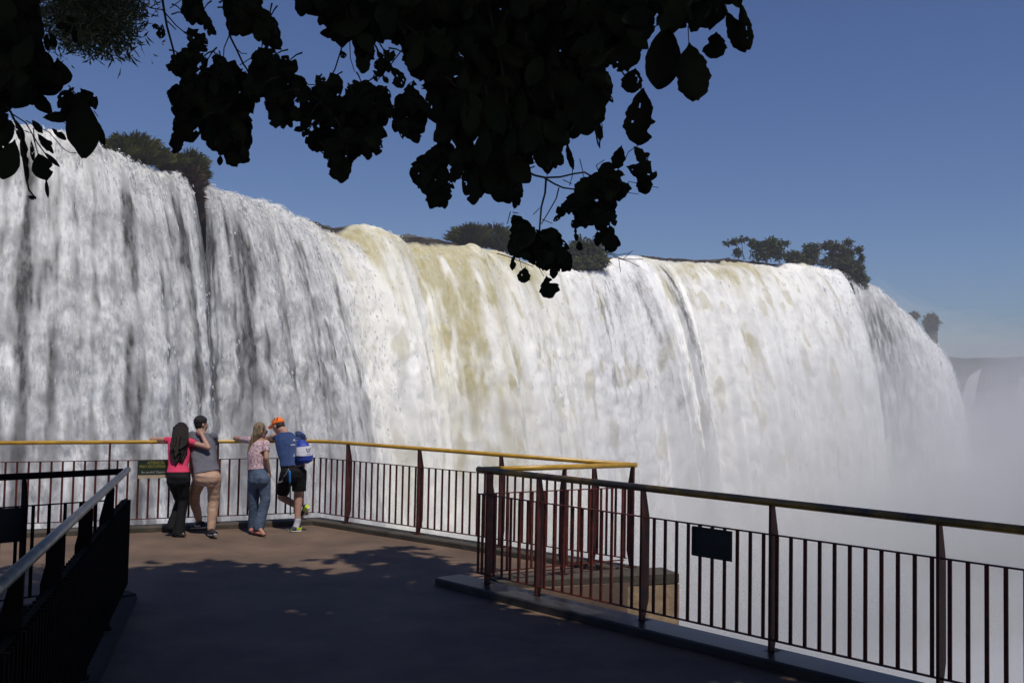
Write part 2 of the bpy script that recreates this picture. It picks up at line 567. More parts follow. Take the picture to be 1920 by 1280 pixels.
# ------------------------------------------------------------------ the falls
# crest control: photo column, row, depth, launch speed of the water
CREST = [(-330, 120, 92, 2.4), (-150, 175, 93, 2.4), (0, 222, 95, 2.5), (110, 250, 98, 2.8), (200, 283, 101, 2.8), (270, 312, 106, 3.0), (330, 322, 110, 2.6),
         (375, 345, 114, 1.2), (430, 362, 121, 3.0), (500, 388, 130, 4.2), (560, 408, 138, 5.4), (640, 424, 144, 6.4), (690, 424, 148, 6.6), (745, 440, 152, 5.4), (830, 446, 157, 5.8),
         (900, 466, 163, 5.6), (960, 484, 169, 4.8), (1040, 503, 176, 3.8), (1110, 508, 182, 3.6), (1150, 488, 190, 5.0), (1190, 480, 195, 7.0), (1270, 484, 199, 7.2), (1350, 486, 203, 7.4),
         (1400, 490, 206, 7.0), (1465, 494, 209, 6.6), (1520, 500, 213, 6.0), (1560, 506, 217, 5.0), (1590, 520, 220, 2.6), (1625, 534, 224, 4.4), (1655, 556, 229, 5.0), (1700, 598, 237, 4.6),
         (1735, 634, 245, 4.0), (1757, 656, 252, 3.5), (1770, 690, 262, 3.0)]
cp = np.array([list(at(a, b, c)) + [a, v] for a, b, c, v in CREST])
# resample by arc length with Catmull-Rom
seg = np.linalg.norm(np.diff(cp[:, :2], axis=0), axis=1)
su = np.concatenate([[0], np.cumsum(seg)])
NU = 1300
uu = np.linspace(0, su[-1], NU)


def smooth_interp(x, xp, fp):
    m_ = np.gradient(fp, xp)
    i = np.clip(np.searchsorted(xp, x) - 1, 0, len(xp) - 2)
    h = xp[i + 1] - xp[i]
    t = (x - xp[i]) / h
    return (2 * t**3 - 3 * t**2 + 1) * fp[i] + (t**3 - 2 * t**2 + t) * h * m_[i] + (-2 * t**3 + 3 * t**2) * fp[i + 1] + (t**3 - t**2) * h * m_[i + 1]


cx, cy, cz, cpx, cv = [smooth_interp(uu, su, cp[:, k]) for k in range(5)]
cz = cz + .42 * fbm(uu * .14, uu * 0 + 3.3, 3) + .22 * fbm(uu * .7, uu * 0 + 8, 4, gain=.6)


def smoothed(a, k=45):
    ker = np.hanning(2 * k + 1)
    ker /= ker.sum()
    return np.convolve(np.pad(a, k, mode='edge'), ker, 'valid')


tx, ty = np.gradient(smoothed(cx)), np.gradient(smoothed(cy))
tl = np.hypot(tx, ty)
nx, ny = ty / tl, -tx / tl
BASEZ = -36.0
dr = np.concatenate([[-14, -9, -6, -4, -2.6, -1.6, -.9, -.4], np.linspace(0, 1, 250)**1.5 * 66])   # <0: upstream metres, >=0: drop
NV = len(dr)
U, D = np.meshgrid(uu, dr, indexing='ij')
PX = np.repeat(cpx[:, None], NV, 1)
drop = np.clip(D, 0, None)
upst = np.clip(-D, 0, None)
# launch speed varies across the flow in tongues
tongue = (.10 + .14 * np.exp(-((cpx - 1190) / 70) ** 2)) * fbm(uu * .16, uu * 0 + 1.2, 3) + (.03 + .04 * np.exp(-((cpx - 1190) / 60) ** 2)) * fbm(uu * .55, uu * 0 + 4.2, 2)
v0 = np.clip(cv * (1 + tongue), .4, 12)
fall_t = np.sqrt(2 * drop / 9.8)
offs = v0[:, None] * fall_t * (1 - .10 * sstep(15, 60, drop))
Dr = drop
# billowing displacement, stretched along the flow and growing with the drop
pathl = drop + offs * .5
amp = .16 + .95 * sstep(0, 26, Dr)
wob = U + 1.0 * perlin(U * .08, pathl * .05 + 5)


def billow(x, y, o=4, gain=.55):
    r, a_ = 0, 1.0
    for i in range(o):
        r = r + a_ * (np.abs(perlin(x + 13.1 * i, y + 5.7 * i)) - .28)
        x, y, a_ = x * 2.03, y * 2.03, a_ * gain
    return r


sl_ = pathl + 1.5 * perlin(U * .2 + 7, pathl * .1)
b1 = fbm(wob * .20, sl_ * .05, 2)
b2 = billow(wob * .30 + 40, sl_ * .17, 5, .58)
b3 = billow(wob * .95 + 90, sl_ * .33, 3, .6)
leftw = sstep(620, 500, PX)
disp = amp * (.5 - .22 * sstep(1480, 1640, PX) + .1 * leftw) * (.30 * b1 + (1.0 - .25 * leftw) * b2 + (.10 + .2 * leftw) * b3)
humpw = (sstep(560, 590, cpx) * sstep(665, 640, cpx) + sstep(735, 765, cpx) * sstep(880, 835, cpx) + .55 * sstep(1180, 1230, cpx) * sstep(1470, 1440, cpx)) * (1 + .35 * perlin(uu * .16, uu * 0 + 2.2))
hw2_ = np.repeat(humpw[:, None], NV, 1)
Zc = cz[:, None] - drop + upst * .02 + hw2_ * (.58 * np.minimum(upst, 4) - 1.75 * np.exp(-Dr / 4))
Zc = Zc + np.where(D < 2.5, .30 * fbm(U * .5, D * .4 + 2, 5, gain=.62), 0) * sstep(2.5, 1.0, D)
X = cx[:, None] + nx[:, None] * (offs - upst + disp * sstep(-.5, 3, D))
Y = cy[:, None] + ny[:, None] * (offs - upst + disp * sstep(-.5, 3, D))

# ---- what the water is: white foam, tea brown clear water, thin film over dark rock
def bump(c, w):
    return np.exp(-((PX - c) / w) ** 2)


lat = 1.0 * Dr / 10
streak = fbm(U * .42 + 31, pathl * .045, 5, gain=.55)
streakl = .75 * fbm(U * .34 + .5 * perlin(U * .3, pathl * .08) + 131, pathl * .012, 3, gain=.6) + .65 * fbm(U * 1.1 + 31, pathl * .07, 5, gain=.65)
fine = fbm(U * 1.5 + 71, pathl * .16, 4, gain=.6)
wpx = PX + 9 * perlin(U * .22, pathl * .06) + 5 * fbm(U * .9 + 5, pathl * .22, 3)
cols = 0
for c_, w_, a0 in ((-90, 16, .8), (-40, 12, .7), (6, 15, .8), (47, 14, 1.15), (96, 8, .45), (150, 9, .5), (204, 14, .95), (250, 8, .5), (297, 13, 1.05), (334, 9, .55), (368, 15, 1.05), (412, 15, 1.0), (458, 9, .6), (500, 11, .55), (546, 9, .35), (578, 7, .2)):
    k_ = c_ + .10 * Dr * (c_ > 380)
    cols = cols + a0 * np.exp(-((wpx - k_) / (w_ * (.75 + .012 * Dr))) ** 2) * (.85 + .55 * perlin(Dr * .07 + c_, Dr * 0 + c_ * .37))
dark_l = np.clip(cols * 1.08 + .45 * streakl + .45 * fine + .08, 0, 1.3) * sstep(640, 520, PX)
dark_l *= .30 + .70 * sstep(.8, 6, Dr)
thin_r = 1.05 * np.exp(-((PX - 1606 - .40 * Dr) / 22) ** 2) * sstep(2, 8, Dr) * (1 + fine) + sstep(.05, .55, streak + .6 * fine) * (bump(1105, 40) * .45 + bump(1590, 22) + .25 * bump(1530, 40))
tong = 0
for c_, k_, w_, a0 in ((1098, .25, 9, .32), (1122, .3, 8, .3), (1152, .4, 9, .42), (1206, .35, 10, .75), (1240, .3, 9, .22)):
    tong = tong + a0 * np.exp(-((PX - c_ - k_ * Dr) / w_) ** 2) * sstep(1, 4, Dr) * np.exp(-(Dr / 40) ** 2) * (1 + fine)
film = np.clip(tong + dark_l + thin_r * .75 + .8 * bump(352, 13) * sstep(30, 6, Dr), 0, 1)
crest_tint = sstep(-6, .2, D) * np.exp(-(Dr / (6 + 3.5 * np.repeat(perlin(uu * .12, uu * 0 + 6)[:, None], NV, 1))) ** 2)
cen = (.62 + .38 * sstep(720, 760, PX)) * sstep(500, 600, PX) * sstep(1035, 960, PX) + .55 * sstep(1170, 1200, PX) * sstep(1480, 1400, PX)
tint = cen * crest_tint * (.70 + .6 * fbm(U * .3, pathl * .1 + 9, 3)) * 1.25
core = 1.6 * np.exp(-((PX - 790 - Dr * 1.0) / (44 + 4 * Dr ** .5)) ** 2) * np.exp(-(Dr / 42) ** 2) + .75 * bump(1365 + 0, 26) * sstep(8, 2, Dr)
core += .65 * np.exp(-((PX - 650 - 1.5 * Dr) / 16) ** 2) * sstep(24, 4, Dr) + .55 * np.exp(-((PX - 1325 + 0 * Dr) / 14) ** 2) * sstep(9, 16, Dr) * sstep(34, 20, Dr)
tint = tint + core * (.55 + .9 * fbm(U * .5 + 3, pathl * .09 + 9, 4))
spots = sstep(.28, .62, fbm(wob * .33 + 500, pathl * .11, 4)) * sstep(520, 620, PX) * .42 * sstep(1700, 1500, PX) * 1.25
tint = np.clip(tint + spots, 0, 1)
foamy = 1 - sstep(-.4, -1.8, D)
thin_dim = np.clip(1.0 * sstep(640, 470, PX) * (1 - .35 * sstep(40, 10, Dr)) + .75 * np.exp(-((PX - 1630 - .4 * Dr) / 48) ** 2) + .10 * sstep(1600, 1680, PX), 0, 1)  # left foam greyed in colour for thin water and weaker grazing light
lip = np.exp(-((D + .6) / 1.3) ** 2)

me = bpy.data.meshes.new('waterfall')
verts = np.stack([X, Y, Zc], -1).reshape(-1, 3)
ii = np.arange(NU * NV).reshape(NU, NV)
quads = np.stack([ii[:-1, :-1], ii[:-1, 1:], ii[1:, 1:], ii[1:, :-1]], -1)
cut = ((PX > 347) & (PX < 370) & (D > -1) & (Dr < 9.5 - np.abs(PX - 358) * .4))      # the gully where bare rock shows
cut |= ((PX > 1568) & (PX < 1584) & (D > .4) & (Dr < 4.5))
cutq = cut[:-1, :-1]
quads = quads[~cutq].reshape(-1, 4)
me.vertices.add(len(verts))
me.vertices.foreach_set('co', verts.astype(np.float32).ravel())
me.loops.add(quads.size)
me.loops.foreach_set('vertex_index', quads.astype(np.int32).ravel())
me.polygons.add(len(quads))
me.polygons.foreach_set('loop_start', (np.arange(len(quads)) * 4).astype(np.int32))
me.polygons.foreach_set('use_smooth', np.ones(len(quads), bool))
me.update(calc_edges=True)
at_ = me.attributes.new('flow', 'FLOAT_COLOR', 'POINT')
at_.data.foreach_set('color', np.stack([film, tint, foamy, thin_dim], -1).astype(np.float32).ravel())
cream = np.clip(.30 * sstep(560, 500, PX) * sstep(30, 3, Dr) + sstep(520, 600, PX) * sstep(1120, 980, PX) * (.75 + .5 * fbm(U * .12, pathl * .06 + 4, 3)) + .35 * sstep(1150, 1250, PX) * sstep(1560, 1460, PX), 0, 1)
ac_ = me.attributes.new('cream', 'FLOAT', 'POINT')
ac_.data.foreach_set('value', cream.astype(np.float32).ravel())
al_ = me.attributes.new('lace', 'FLOAT', 'POINT')
al_.data.foreach_set('value', np.clip(sstep(640, 520, PX) + .5 * np.exp(-((PX - 1160) / 70) ** 2) + .3 * sstep(1500, 1620, PX), 0, 1).astype(np.float32).ravel())
uv = me.uv_layers.new(name='flow_uv')
uvs = np.stack([U, pathl + np.where(D < 0, D, 0)], -1).reshape(-1, 2)
uv.data.foreach_set('uv', uvs[quads.ravel()].astype(np.float32).ravel())
me.validate()


SSS = .35


def water_mat(name, white=(.89, .88, .855), tea=(.40, .34, .135), film_c=(.074, .070, .063)):
    mt, nt, b = newmat(name)
    L = nt.links.new
    a = N(nt, 'ShaderNodeAttribute', attribute_name='flow')
    sp = N(nt, 'ShaderNodeSeparateColor')
    L(a.outputs['Color'], sp.inputs[0])
    uvn = N(nt, 'ShaderNodeUVMap', uv_map='flow_uv')
    mp = N(nt, 'ShaderNodeMapping')
    mp.inputs['Scale'].default_value = (1.0, .24, 1)
    L(uvn.outputs[0], mp.inputs['Vector'])
    n1 = N(nt, 'ShaderNodeTexNoise', Scale=1.25, Detail=9, Roughness=.66, Distortion=.15)
    L(mp.outputs[0], n1.inputs['Vector'])
    n2 = N(nt, 'ShaderNodeTexNoise', Scale=.32, Detail=7, Roughness=.6, Distortion=.2)
    L(mp.outputs[0], n2.inputs['Vector'])

    def math_(op, x, y, clamp=True):
        q = N(nt, 'ShaderNodeMath', operation=op)
        q.use_clamp = clamp
        for i, v in enumerate((x, y)):
            if isinstance(v, (int, float)): q.inputs[i].default_value = v
            else: L(v, q.inputs[i])
        return q.outputs[0]

    def ramp(v, lo, hi):
        q = N(nt, 'ShaderNodeMapRange')
        q.inputs['From Min'].default_value, q.inputs['From Max'].default_value = lo, hi
        L(v, q.inputs['Value'])
        return q.outputs[0]
    n3 = N(nt, 'ShaderNodeTexNoise', Scale=4.2, Detail=6, Roughness=.7, Distortion=.0)
    L(mp.outputs[0], n3.inputs['Vector'])
    mp2 = N(nt, 'ShaderNodeMapping')
    mp2.inputs['Scale'].default_value = (1.0, .6, 1)
    L(uvn.outputs[0], mp2.inputs['Vector'])
    n4 = N(nt, 'ShaderNodeTexNoise', Scale=.42, Detail=9, Roughness=.6, Distortion=.25)
    L(mp2.outputs[0], n4.inputs['Vector'])

    def addm(x, n, k):
        return math_('ADD', x, math_('MULTIPLY', math_('SUBTRACT', n, .5, False), k, False), False)
    at2 = N(nt, 'ShaderNodeAttribute', attribute_name='lace')
    sp2 = at2.outputs['Fac']

    def mapr(v, a0, a1, b0, b1):
        q = N(nt, 'ShaderNodeMapRange')
        for k_, v_ in zip(('From Min', 'From Max', 'To Min', 'To Max'), (a0, a1, b0, b1)): q.inputs[k_].default_value = v_
        L(v, q.inputs['Value'])
        return q.outputs[0]
    # film breaks into lace: threshold of fine noise by the film amount
    fm = ramp(addm(addm(sp.outputs[0], n1.outputs[0], 1.5), n3.outputs[0], 1.0), .20, 1.08)
    tn = addm(addm(sp.outputs[1], n1.outputs[0], 1.2), n4.outputs[0], .9)
    tn = math_('MULTIPLY', math_('MULTIPLY', ramp(tn, .05, 1.25), ramp(sp.outputs[1], .0, .35)), .96)

    def mix(f, c1, c2):
        q = N(nt, 'ShaderNodeMix', data_type='RGBA')
        if isinstance(f, (int, float)): q.inputs[0].default_value = f
        else: L(f, q.inputs[0])
        for s_, c in ((6, c1), (7, c2)):
            if isinstance(c, tuple): q.inputs[s_].default_value = (*c, 1)
            else: L(c, q.inputs[s_])
        return q.outputs[2]
    # foam is not uniform: dense and thin lots of spray falling side by side
    wv = ramp(addm(addm(n4.outputs[0], n2.outputs[0], .7), n1.outputs[0], .35), .30, .54)
    foam = mix(wv, tuple(x * .66 for x in white), white)
    ca = N(nt, 'ShaderNodeAttribute', attribute_name='cream')
    foam = mix(math_('MULTIPLY', ca.outputs['Fac'], .6), foam, (.85, .81, .66))
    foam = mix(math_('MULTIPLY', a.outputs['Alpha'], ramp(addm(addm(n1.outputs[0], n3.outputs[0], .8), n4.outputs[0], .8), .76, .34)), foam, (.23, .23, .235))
    c = mix(tn, foam, tea)
    c = mix(fm, c, film_c)
    c = mix(sp.outputs[2], (.085, .085, .082), c)
    L(c, b.inputs['Base Color'])
    b.inputs['Subsurface Weight'].default_value = 1.0
    b.inputs['Subsurface Radius'].default_value = (1, 1, 1)
    L(mapr(sp2, 0, 1, 1.9, .22), b.inputs['Subsurface Scale'])
    b.subsurface_method = 'BURLEY'
    rg = N(nt, 'ShaderNodeMapRange')
    L(fm, rg.inputs['Value'])
    rg.inputs['To Min'].default_value, rg.inputs['To Max'].default_value = .62, .35
    L(rg.outputs[0], b.inputs['Roughness'])
    b.inputs['Specular IOR Level'].default_value = .12
    bp = N(nt, 'ShaderNodeBump', Strength=.22, Distance=.3)
    L(n1.outputs[0], bp.inputs['Height'])
    L(mapr(sp2, 0, 1, .06, .3), bp.inputs['Strength'])
    L(bp.outputs[0], b.inputs['Normal'])
    return mt


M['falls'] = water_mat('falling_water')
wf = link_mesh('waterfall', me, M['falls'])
tag(wf, 'huge white waterfall curtain pouring over the long curved cliff', 'waterfall', kind='structure')

# torn flecks of spray thrown off the sheet
rs = np.random.RandomState(11)
NF = 52000
fi = (rs.rand(NF) ** 1.0 * (NU - 1)).astype(int)
left_i = rs.rand(NF) < .55
fi[left_i] = (rs.rand(left_i.sum()) * np.searchsorted(cpx, 640)).astype(int)
fj = (8 + (rs.rand(NF) ** 1.3) * 225).astype(int)
crest_f = rs.rand(NF) < .22
fj[crest_f] = (4 + rs.rand(crest_f.sum()) * 40).astype(int)
keep = (rs.rand(NF) > film[fi, fj] * 1.5 + .35 * (cpx[fi] < 600)) & ~((cpx[fi] > 340) & (cpx[fi] < 378)) & (rs.rand(NF) < np.where(cpx[fi] > 640, .5, .8))
fi, fj = fi[keep], fj[keep]
n_ = len(fi)
pos = np.stack([X[fi, fj], Y[fi, fj], Zc[fi, fj]], -1)
outw = np.stack([nx[fi], ny[fi], np.zeros(n_)], -1)
lat_ = np.stack([-ny[fi], nx[fi], np.zeros(n_)], -1)
pos += outw * (rs.rand(n_, 1) ** 2 * .7 + .03) + lat_ * rs.normal(0, .2, (n_, 1))
pos[:, 2] += rs.normal(.03, .12, n_)
jn = np.clip(fj + 2, 0, NV - 1)
dirv = np.stack([X[fi, jn] - X[fi, fj], Y[fi, jn] - Y[fi, fj], Zc[fi, jn] - Zc[fi, fj]], -1)
dirv = dirv / np.linalg.norm(dirv, axis=1, keepdims=True)
dist_ = np.sqrt((pos ** 2).sum(1))[:, None] / 120
wd_ = lat_ * (rs.rand(n_, 1) ** 2 * .055 + .018) * np.sqrt(dist_)
ln_ = dirv * (rs.rand(n_, 1) ** 2 * .45 + .05) * np.sqrt(dist_)
tl_ = outw * rs.normal(0, .08, (n_, 1))
fv = np.stack([pos - ln_, pos - wd_ + tl_, pos + ln_, pos + wd_ - tl_], 1).reshape(-1, 3)
me = bpy.data.meshes.new('spray')
me.vertices.add(n_ * 4)
me.vertices.foreach_set('co', fv.astype(np.float32).ravel())
me.loops.add(n_ * 4)
me.loops.foreach_set('vertex_index', np.arange(n_ * 4, dtype=np.int32))
me.polygons.add(n_)
me.polygons.foreach_set('loop_start', (np.arange(n_) * 4).astype(np.int32))
me.update(calc_edges=True)
mt, nt, b = newmat('spray_droplets')
b.inputs['Base Color'].default_value = (.82, .82, .81, 1)
b.inputs['Roughness'].default_value = .5
tr_ = N(nt, 'ShaderNodeBsdfTranslucent')
tr_.inputs['Color'].default_value = (.8, .8, .8, 1)
ms_ = N(nt, 'ShaderNodeMixShader', Fac=.4)
nt.links.new(b.outputs[0], ms_.inputs[1])
nt.links.new(tr_.outputs[0], ms_.inputs[2])
nt.links.new(ms_.outputs[0], nt.nodes['Material Output'].inputs[0])
link_mesh('spray', me, mt, wf)['kind'] = 'stuff'

# cliff behind the curtain
st = 6
cu_, cd_ = np.arange(0, NU, st), np.linspace(-.8, 62, 60)
CX, CD = np.meshgrid(cu_, cd_, indexing='ij')
rough = fbm(uu[CX] * .16, CD * .12, 4) * 1.0 + .6 * fbm(uu[CX] * .6, CD * .5, 3)
ins = 1.6 + .9 * (rough < -9)
kx = cx[CX] - nx[CX] * (ins - rough * .6 - .01 * CD)
ky = cy[CX] - ny[CX] * (ins - rough * .6 - .01 * CD)
kz = cz[CX] - .7 - CD
nA, nB = CX.shape
iv = np.arange(nA * nB).reshape(nA, nB)
qd = np.stack([iv[:-1, :-1], iv[:-1, 1:], iv[1:, 1:], iv[1:, :-1]], -1).reshape(-1, 4)
me = bpy.data.meshes.new('cliff')
me.from_pydata(np.stack([kx, ky, kz], -1).reshape(-1, 3).tolist(), [], qd.tolist())
me.polygons.foreach_set('use_smooth', np.ones(len(qd), bool))
tag(link_mesh('cliff', me, M['rock']), kind='structure', label='wet dark basalt cliff behind the falling water')


# far falls and far plateau on the right
def jet(px0, py0, px1, py1, Yd, v, nrm, drop_max, w):
    a, b = at(px0, py0, Yd), at(px1, py1, Yd + 4)
    nu, nv = 60, 90
    t, d = np.meshgrid(np.linspace(0, 1, nu), np.linspace(0, 1, nv)**1.4 * drop_max, indexing='ij')
    vv = v * (1 + .12 * fbm(t * 4, t * 0 + 2, 3))
    o = vv * np.sqrt(2 * d / 9.8) + (.8 * fbm(t * 6, d * .06, 4)) * sstep(0, 10, d)
    sprd = 1 + .012 * d * w
    mx_, my_, mz_ = [a[k] + (b[k] - a[k]) * (.5 + (t - .5) * sprd) for k in range(3)]
    co = np.stack([mx_ + nrm[0] * o, my_ + nrm[1] * o, a.z + (b.z - a.z) * t - d], -1).reshape(-1, 3)
    i_ = np.arange(nu * nv).reshape(nu, nv)
    q_ = np.stack([i_[:-1, :-1], i_[:-1, 1:], i_[1:, 1:], i_[1:, :-1]], -1).reshape(-1, 4)
    e = bpy.data.meshes.new('far_waterfall')
    e.from_pydata(co.tolist(), [], q_.tolist())
    e.polygons.foreach_set('use_smooth', np.ones(len(q_), bool))
    A = e.attributes.new('flow', 'FLOAT_COLOR', 'POINT')
    z_ = np.zeros(nu * nv)
    A.data.foreach_set('color', np.stack([z_ + .30, z_, z_ + 1, z_ + 1], -1).astype(np.float32).ravel())
    ul = e.uv_layers.new(name='flow_uv')
    uvv = np.stack([t * 14, d], -1).reshape(-1, 2)
    li = np.zeros(len(e.loops), np.int32)
    e.loops.foreach_get('vertex_index', li)
    ul.data.foreach_set('uv', uvv[li].astype(np.float32).ravel())
    return link_mesh('far_waterfall', e, M['falls'])


tag(jet(1822, 702, 1846, 688, 470, 5.2, (-.80, -.6), 70, 1.0), 'slim far white waterfall beside the right end of the main falls', 'waterfall', kind='structure')
tag(jet(1914, 706, 1960, 692, 480, 5.0, (-.6, -.8), 70, 1.0), 'far white waterfall cut by the right picture edge', 'waterfall', kind='structure')

# hills: one terrain strip with a ragged tree line, cliff side facing the gorge
hx = np.linspace(60, 1500, 520)
prof = fbm(hx * .02, hx * 0 + 3, 5) * 2.2 + np.abs(fbm(hx * .16, hx * 0 + 5, 3)) * 2.6
rowsY = [500, 502, 506, 560, 760, 1400, 2500]
hv, hf = [], []
for j, yy in enumerate(rowsY):
    for i, xx in enumerate(hx):
        zt = {0: -60, 1: 4, 2: 18, 3: 21, 4: 32 , 5: 50, 6: 70}[j]
        jag = prof[i] * (1.0 if j >= 3 else .4) * (1 + .4 * math.sin(i * 1.7 + j)) * (1 if j < 5 else 3)
        hv.append((xx * (yy / 500 if j > 3 else 1), yy + fbm(np.array([xx * .03]), np.array([j * 1.0]), 3)[0] * 6, zt + jag))
nh = len(hx)
for j in range(len(rowsY) - 1):
    for i in range(nh - 1):
        hf.append((j * nh + i, j * nh + i + 1, (j + 1) * nh + i + 1, (j + 1) * nh + i))
me = bpy.data.meshes.new('hills')
me.from_pydata(hv, [], hf)
tag(link_mesh('hills', me, M['forest']), kind='structure', label='dark wooded plateau beyond the right end of the falls')

# river in the gorge, reaching to the horizon
mt, nt, b = newmat('foaming_river')
tc = N(nt, 'ShaderNodeTexCoord')
n1 = N(nt, 'ShaderNodeTexNoise', Scale=.09, Detail=9, Roughness=.65, Distortion=.6)
nt.links.new(tc.outputs['Object'], n1.inputs['Vector'])
cr = N(nt, 'ShaderNodeValToRGB')
cr.color_ramp.elements[0].color, cr.color_ramp.elements[1].color = (.30, .29, .25, 1), (.74, .74, .74, 1)
cr.color_ramp.elements[0].position, cr.color_ramp.elements[1].position = .34, .56
nt.links.new(n1.outputs[0], cr.inputs[0])
nt.links.new(cr.outputs[0], b.inputs['Base Color'])
b.inputs['Roughness'].default_value = .5
bp = N(nt, 'ShaderNodeBump', Strength=.6, Distance=1.0)
nt.links.new(n1.outputs[0], bp.inputs['Height'])
nt.links.new(bp.outputs[0], b.inputs['Normal'])
me = bpy.data.meshes.new('river')
me.from_pydata([(-7000, -7000, BASEZ), (7000, -7000, BASEZ), (7000, 9000, BASEZ), (-7000, 9000, BASEZ)], [], [(0, 1, 2, 3)])
tag(link_mesh('river', me, mt), kind='structure', label='foaming white river in the gorge below the falls')


# ------------------------------------------------------------------ spray clouds
def volmat(name, dens, aniso, col=(1, 1, 1)):
    mt = bpy.data.materials.new(name)
    mt.use_nodes = True
    nt = mt.node_tree
    nt.nodes.remove(nt.nodes['Principled BSDF'])
    v = N(nt, 'ShaderNodeVolumePrincipled')
    v.inputs['Color'].default_value = (*col, 1)
    v.inputs['Density'].default_value = dens
    v.inputs['Anisotropy'].default_value = aniso
    nt.links.new(v.outputs[0], nt.nodes['Material Output'].inputs['Volume'])
    return mt


def cloud(name, c, rad, mat, seed, rough=.38, sub=4):
    bm = bmesh.new()
    bmesh.ops.create_icosphere(bm, subdivisions=sub, radius=1)
    from mathutils import noise
    o3 = Vector((seed * 7.1, seed * 3.3, seed * 1.7))
    for v in bm.verts:
        k = 1 + rough * noise.fractal(v.co * 1.3 + o3, .9, 2.0, 5)
        v.co = Vector((v.co.x * rad[0] * k, v.co.y * rad[1] * k, v.co.z * rad[2] * k)) + Vector(c)
    e = bpy.data.meshes.new(name)
    bm.to_mesh(e)
    bm.free()
    e.polygons.foreach_set('use_smooth', [True] * len(e.polygons))
    return link_mesh(name, e, mat)


M['mist'] = volmat('spray_mist', .030, .35, (.93, .93, .94))
M['mistthin'] = volmat('thin_spray_mist', .0085, .45, (.90, .90, .93))
M['mistsoft'] = volmat('soft_spray_mist', .015, .25, (.97, .97, .97))
M['mistgrey'] = volmat('grey_spray_mist', .0062, .5, (.70, .70, .77))
CLOUDS = [((122, 226, -4), (20, 28, 27), 'mistgrey'), ((52, 100, -31), (18, 9, 10), 'mist'), ((80, 118, -29), (20, 10, 12), 'mist'), ((105, 135, -30), (22, 12, 11), 'mist'), ((36, 112, -26), (14, 8, 10), 'mist'), ((130, 175, -24), (24, 14, 13), 'mist'), ((92, 150, -22), (16, 9, 9), 'mist'), ((70, 92, -33), (16, 8, 8), 'mist'), ((118, 122, -33), (20, 10, 9), 'mist'),
          ((-35, 92, -33), (45, 20, 20), 'mist'), ((10, 112, -33), (45, 26, 21), 'mist'), ((62, 142, -32), (50, 32, 24), 'mist'), ((100, 178, -30), (44, 34, 25), 'mist'),
          ((70, 95, -40), (70, 45, 22), 'mist'), ((128, 150, -36), (60, 50, 26), 'mistgrey'),
          ((150, 225, -18), (38, 40, 30), 'mistgrey'), ((172, 262, -8), (44, 50, 36), 'mistgrey'), ((225, 330, -26), (90, 70, 36), 'mistgrey'), ((120, 200, -20), (50, 36, 26), 'mistthin'),
          ((240, 400, -26), (110, 60, 36), 'mistgrey'),
          ((-40, 88, -16), (40, 13, 17), 'mistthin'), ((0, 106, -16), (40, 18, 22), 'mistsoft'), ((30, 128, -14), (36, 18, 26), 'mistsoft'), ((58, 150, -13), (36, 20, 28), 'mistsoft'), ((92, 178, -14), (40, 24, 28), 'mistsoft')]
for i, (c, rad, mt_) in enumerate(CLOUDS):
    tag(cloud('mist', c, rad, M[mt_], i + 1), kind='stuff', label='pale spray drifting up from the foot of the falls')

bm = bmesh.new()
bmesh.ops.create_cube(bm, size=2)
for v in bm.verts:
    v.co = Vector((150 + v.co.x * 2400, 1100 + v.co.y * 1500, (-37.2 if v.co.z < 0 else 64)))
me = bpy.data.meshes.new('haze')
bm.to_mesh(me)
tag(link_mesh('haze', me, volmat('haze_air', .0006, .2, (.46, .46, .56))), kind='stuff', label='thin bluish haze in the air of the gorge')
